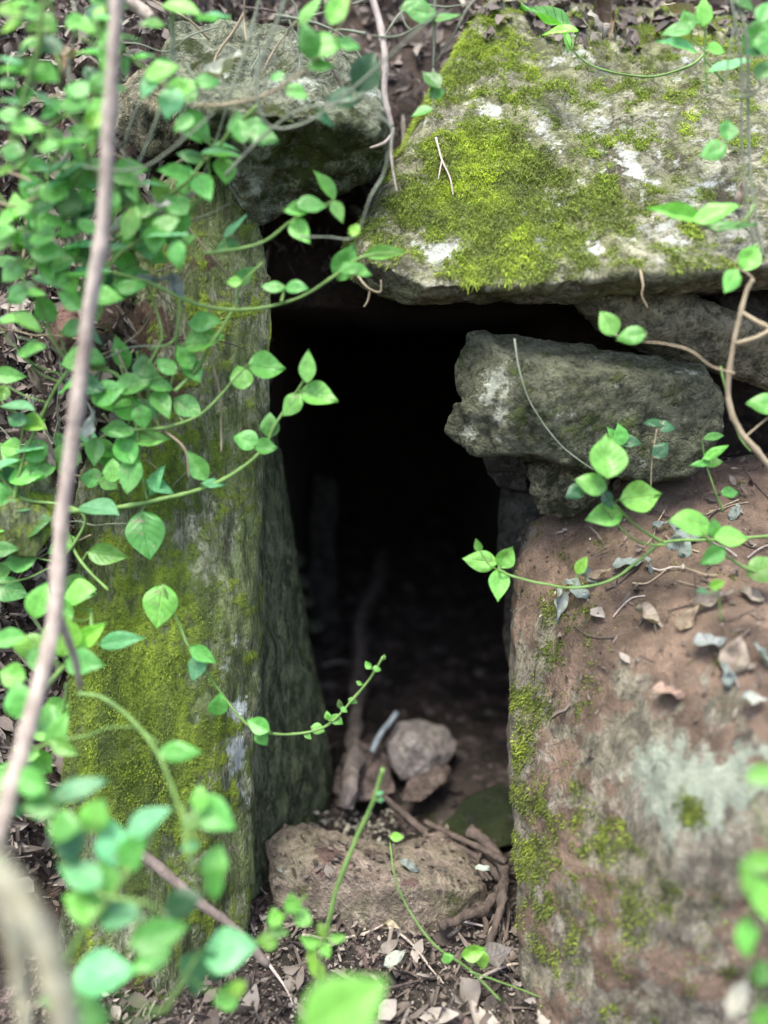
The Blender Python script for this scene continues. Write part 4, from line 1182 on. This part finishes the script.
for k in range(110):
    px, py = rnd.uniform(325, 510), rnd.uniform(570, 815)
    p = floor_at(px, py)
    if p.y > 1.6: continue
    pebble(p, rnd.choice([.005, .007, .009, .012, .018]) * rnd.uniform(.7, 1.3), PB[rnd.randrange(4)], 'small stone scattered on the dark chamber floor', 'small stones on the chamber floor')
for (px, py, s, m, lb) in [(415, 693, .022, 0, 'thin flat brown stone further in than the pale angular rock'), (413, 705, .013, 0, 'brown stone just behind the pale angular rock'), (430, 713, .010, 1, 'small orange-brown stone touching the back of the pale angular rock'),
                           (345, 690, .016, 0, 'brown stone left of the long knobbly stick'), (340, 760, .02, 3, 'dark stone beside the foot of the leaning slab'), (455, 790, .018, 0, 'brown stone in front of the pale angular rock'),
                           (480, 720, .016, 3, 'dark stone by the wall opposite the long stick')]:
    pebble(floor_at(px, py) + Vector((0, 0, s * .3)), s, PB[m], lb, None, 'stone')
crumb_fn = on_ground(-.2, .2, .0, .14, .03)
cr = scatter('soil_crumbs', tint_mat('crumbs', (.03, .022, .02), (.10, .075, .065), (.42, .4, .33), .9), [(2600, on_ground(-.2, .22, 0, 1.5, .006), .003, .010, .25, .2, 'leaf'), (420, on_ground(-.14, .02, .06, .2, .035), .004, .010, .8, .2, 'leaf'),
    (900, on_rock(boulder, lambda u, v, p: v < 720, .2), .003, .007, .35, .25, 'leaf')], seed=9)
tag(cr, 'crumbs of soil and bark on the chamber floor', None)


def dead(px, py, L, ang, col, Y, label, wf=1.0, mesh=None, toward=.35):
    s = depth(at(px, py, Y)) / F
    d = image_dir(ang, rnd.uniform(-.3, .3))
    mid = at(px, py, Y)
    n = -FWD * toward + Vector((0, 0, 1)) * .8 + RT * rnd.uniform(-.4, .4)
    me = DRY[rnd.choice([0, 1, 1, 2])] if mesh is None else DRY[mesh]
    o = put_leaf(me, None, mid - d * L * s * .5, d, n, L * s, col, name='dead_leaf', wf=wf)
    return tag(o, label, 'dead leaf')


BG, PK, WH, TN, BR = (.22, .25, .24), (.28, .225, .19), (.38, .38, .35), (.28, .215, .16), (.16, .11, .09)


def on_bld(px, py, o=boulder, lift=.006):
    h = o_data[o.name][3].ray_cast(CAM, ray(px, py).normalized())[0]
    return (h.y - lift) if h is not None else -.1


dead(225, 68, 44, 35, WH, -.06, 'white dead leaf lying on top of the grey boulder', .8)
dead(70, 55, 34, 10, TN, -.05, 'tan curled leaf beside the top of the leaning branch')
dead(64, 62, 34, -80, TN, -.04, 'tan withered leaf hanging under the curled one')
dead(152, 214, 44, 25, WH, -.13, 'pale torn leaf resting on the twig above the standing slab', .7)
dead(152, 283, 36, 15, BG, -.1, 'grey dead leaf caught where the arching runner starts', .8)
dead(176, 292, 36, -65, BG, -.1, 'drooping grey dead leaf under the start of the arching runner', .8)
dead(150, 268, 22, -50, (.45, .40, .15), -.1, 'yellowed leaf on the bank above the grey dead leaves')
dead(92, 425, 30, 80, BG, -.12, 'bluish grey dead leaf behind the leaning branch', .9)
dead(45, 450, 44, -55, PK, -.08, 'pinkish grey dead leaf on the bank between creepers', .9)
dead(35, 380, 30, -60, TN, -.08, 'narrow tan dead leaf below the reddish bank stone', .4)
dead(90, 268, 30, 150, PK, -.05, 'pink brown dead leaf on the dark bank behind the branch')
dead(602, 16, 40, -70, BR, .2, 'dark curled leaf standing on top of the capstone')
dead(612, 28, 34, -100, TN, .2, 'brown rolled leaf hanging over the top of the capstone', .6)
dead(598, 24, 30, -50, (.3, .26, .24), .19, 'grey withered leaf tucked under the dark curled one', .8)
dead(676, 10, 34, 160, PK, .2, 'pale brown leaf in the litter above the capstone')
dead(742, 190, 32, 80, PK, .0, 'pinkish dead leaf hanging by the stems at the far end of the capstone', .8)
for (px, py, L, a, c, lb, wf) in [
    (574, 583, 18, 160, BG, 'blue-grey leaf under the bright leafed runner, nearest the opening', 1.2), (590, 580, 26, -40, BG, 'blue-grey leaf resting on the bright leafed runner', 1.1), (580, 592, 22, -30, BG, 'small blue-grey leaf drooping below the runner', 1.0),
    (558, 605, 34, -92, (.36, .38, .36), 'narrow grey leaf hanging straight down the earthy boulder', .8), (628, 563, 30, 10, BG, 'crumpled grey leaf in the middle of the runner', 1.2), (600, 575, 24, 30, TN, 'brown stemmed dead leaf along the runner', .7),
    (649, 566, 20, -70, BG, 'small triangular grey leaf beside the runner', 1.1), (680, 545, 30, 70, BG, 'big crumpled blue-grey leaf where the sprig leaves the runner', 1.5), (677, 530, 22, 120, BG, 'blue-grey leaf leaning on the big crumpled one', 1.2),
    (688, 536, 24, -20, BG, 'grey leaf behind the big crumpled one', 1.1), (650, 618, 32, -40, PK, 'pinkish white torn leaf lying on the bare red earth', 1.3), (690, 618, 30, 60, TN, 'tan leaf beside the tiny seedling', 1.2),
    (714, 600, 42, 25, PK, 'long curled pinkish leaf next to the tiny seedling', .7), (710, 641, 34, 0, (.26, .27, .27), 'rounded silver grey leaf on the earthy boulder', 1.4), (735, 655, 40, 70, PK, 'faded leaf leaning over the silver grey one', 1.0),
    (754, 700, 26, 0, WH, 'small white leaf near the far edge of the earthy boulder', 1.2), (670, 692, 36, -15, (.34, .23, .19), 'reddish leaf with a pale edge on the earthy boulder', 1.1), (728, 676, 26, 100, BG, 'grey leaf below the faded leaf', 1.0),
    (762, 655, 26, 120, BG, 'grey leaf at the far edge beside the faded leaf', 1.0), (752, 594, 24, 150, PK, 'pale pink leaf at the far edge of the red earth', 1.0), (660, 525, 16, 20, BG, 'small grey leaf under the large leafed sprig', 1.0),
    (735, 512, 20, 60, BG, 'grey leaf by the small seedling of narrow leaves', 1.0), (640, 750, 0, 0, TN, '', 1)]:
    if L: dead(px, py, L * 1.05, a, c, on_bld(px, py, lift=.012), lb, wf)
dead(738, 998, 44, 60, (.42, .40, .34), -.48, 'blurred grey leaf hanging beside the boulder near the lower edge', .9)
dead(395, 958, 26, 30, (.40, .42, .36), -.18, 'pale green-grey leaf lying in the litter in front of the sill stone', 1.1)
dead(392, 926, 18, -20, (.5, .42, .3), -.08, 'cream dead leaf lodged under the front of the sill stone', 1.0)
dead(410, 866, 22, -30, BG, -.02, 'grey-blue dead leaf lying on top of the sill stone', 1.1)
dead(483, 868, 16, -10, (.45, .5, .45), -.03, 'pale scrap of leaf on the roots at the end of the sill stone', .6)
dead(498, 955, 34, 20, (.15, .13, .125), -.18, 'broad dark leaf in the litter by the foot of the earthy boulder', 1.6)
#END
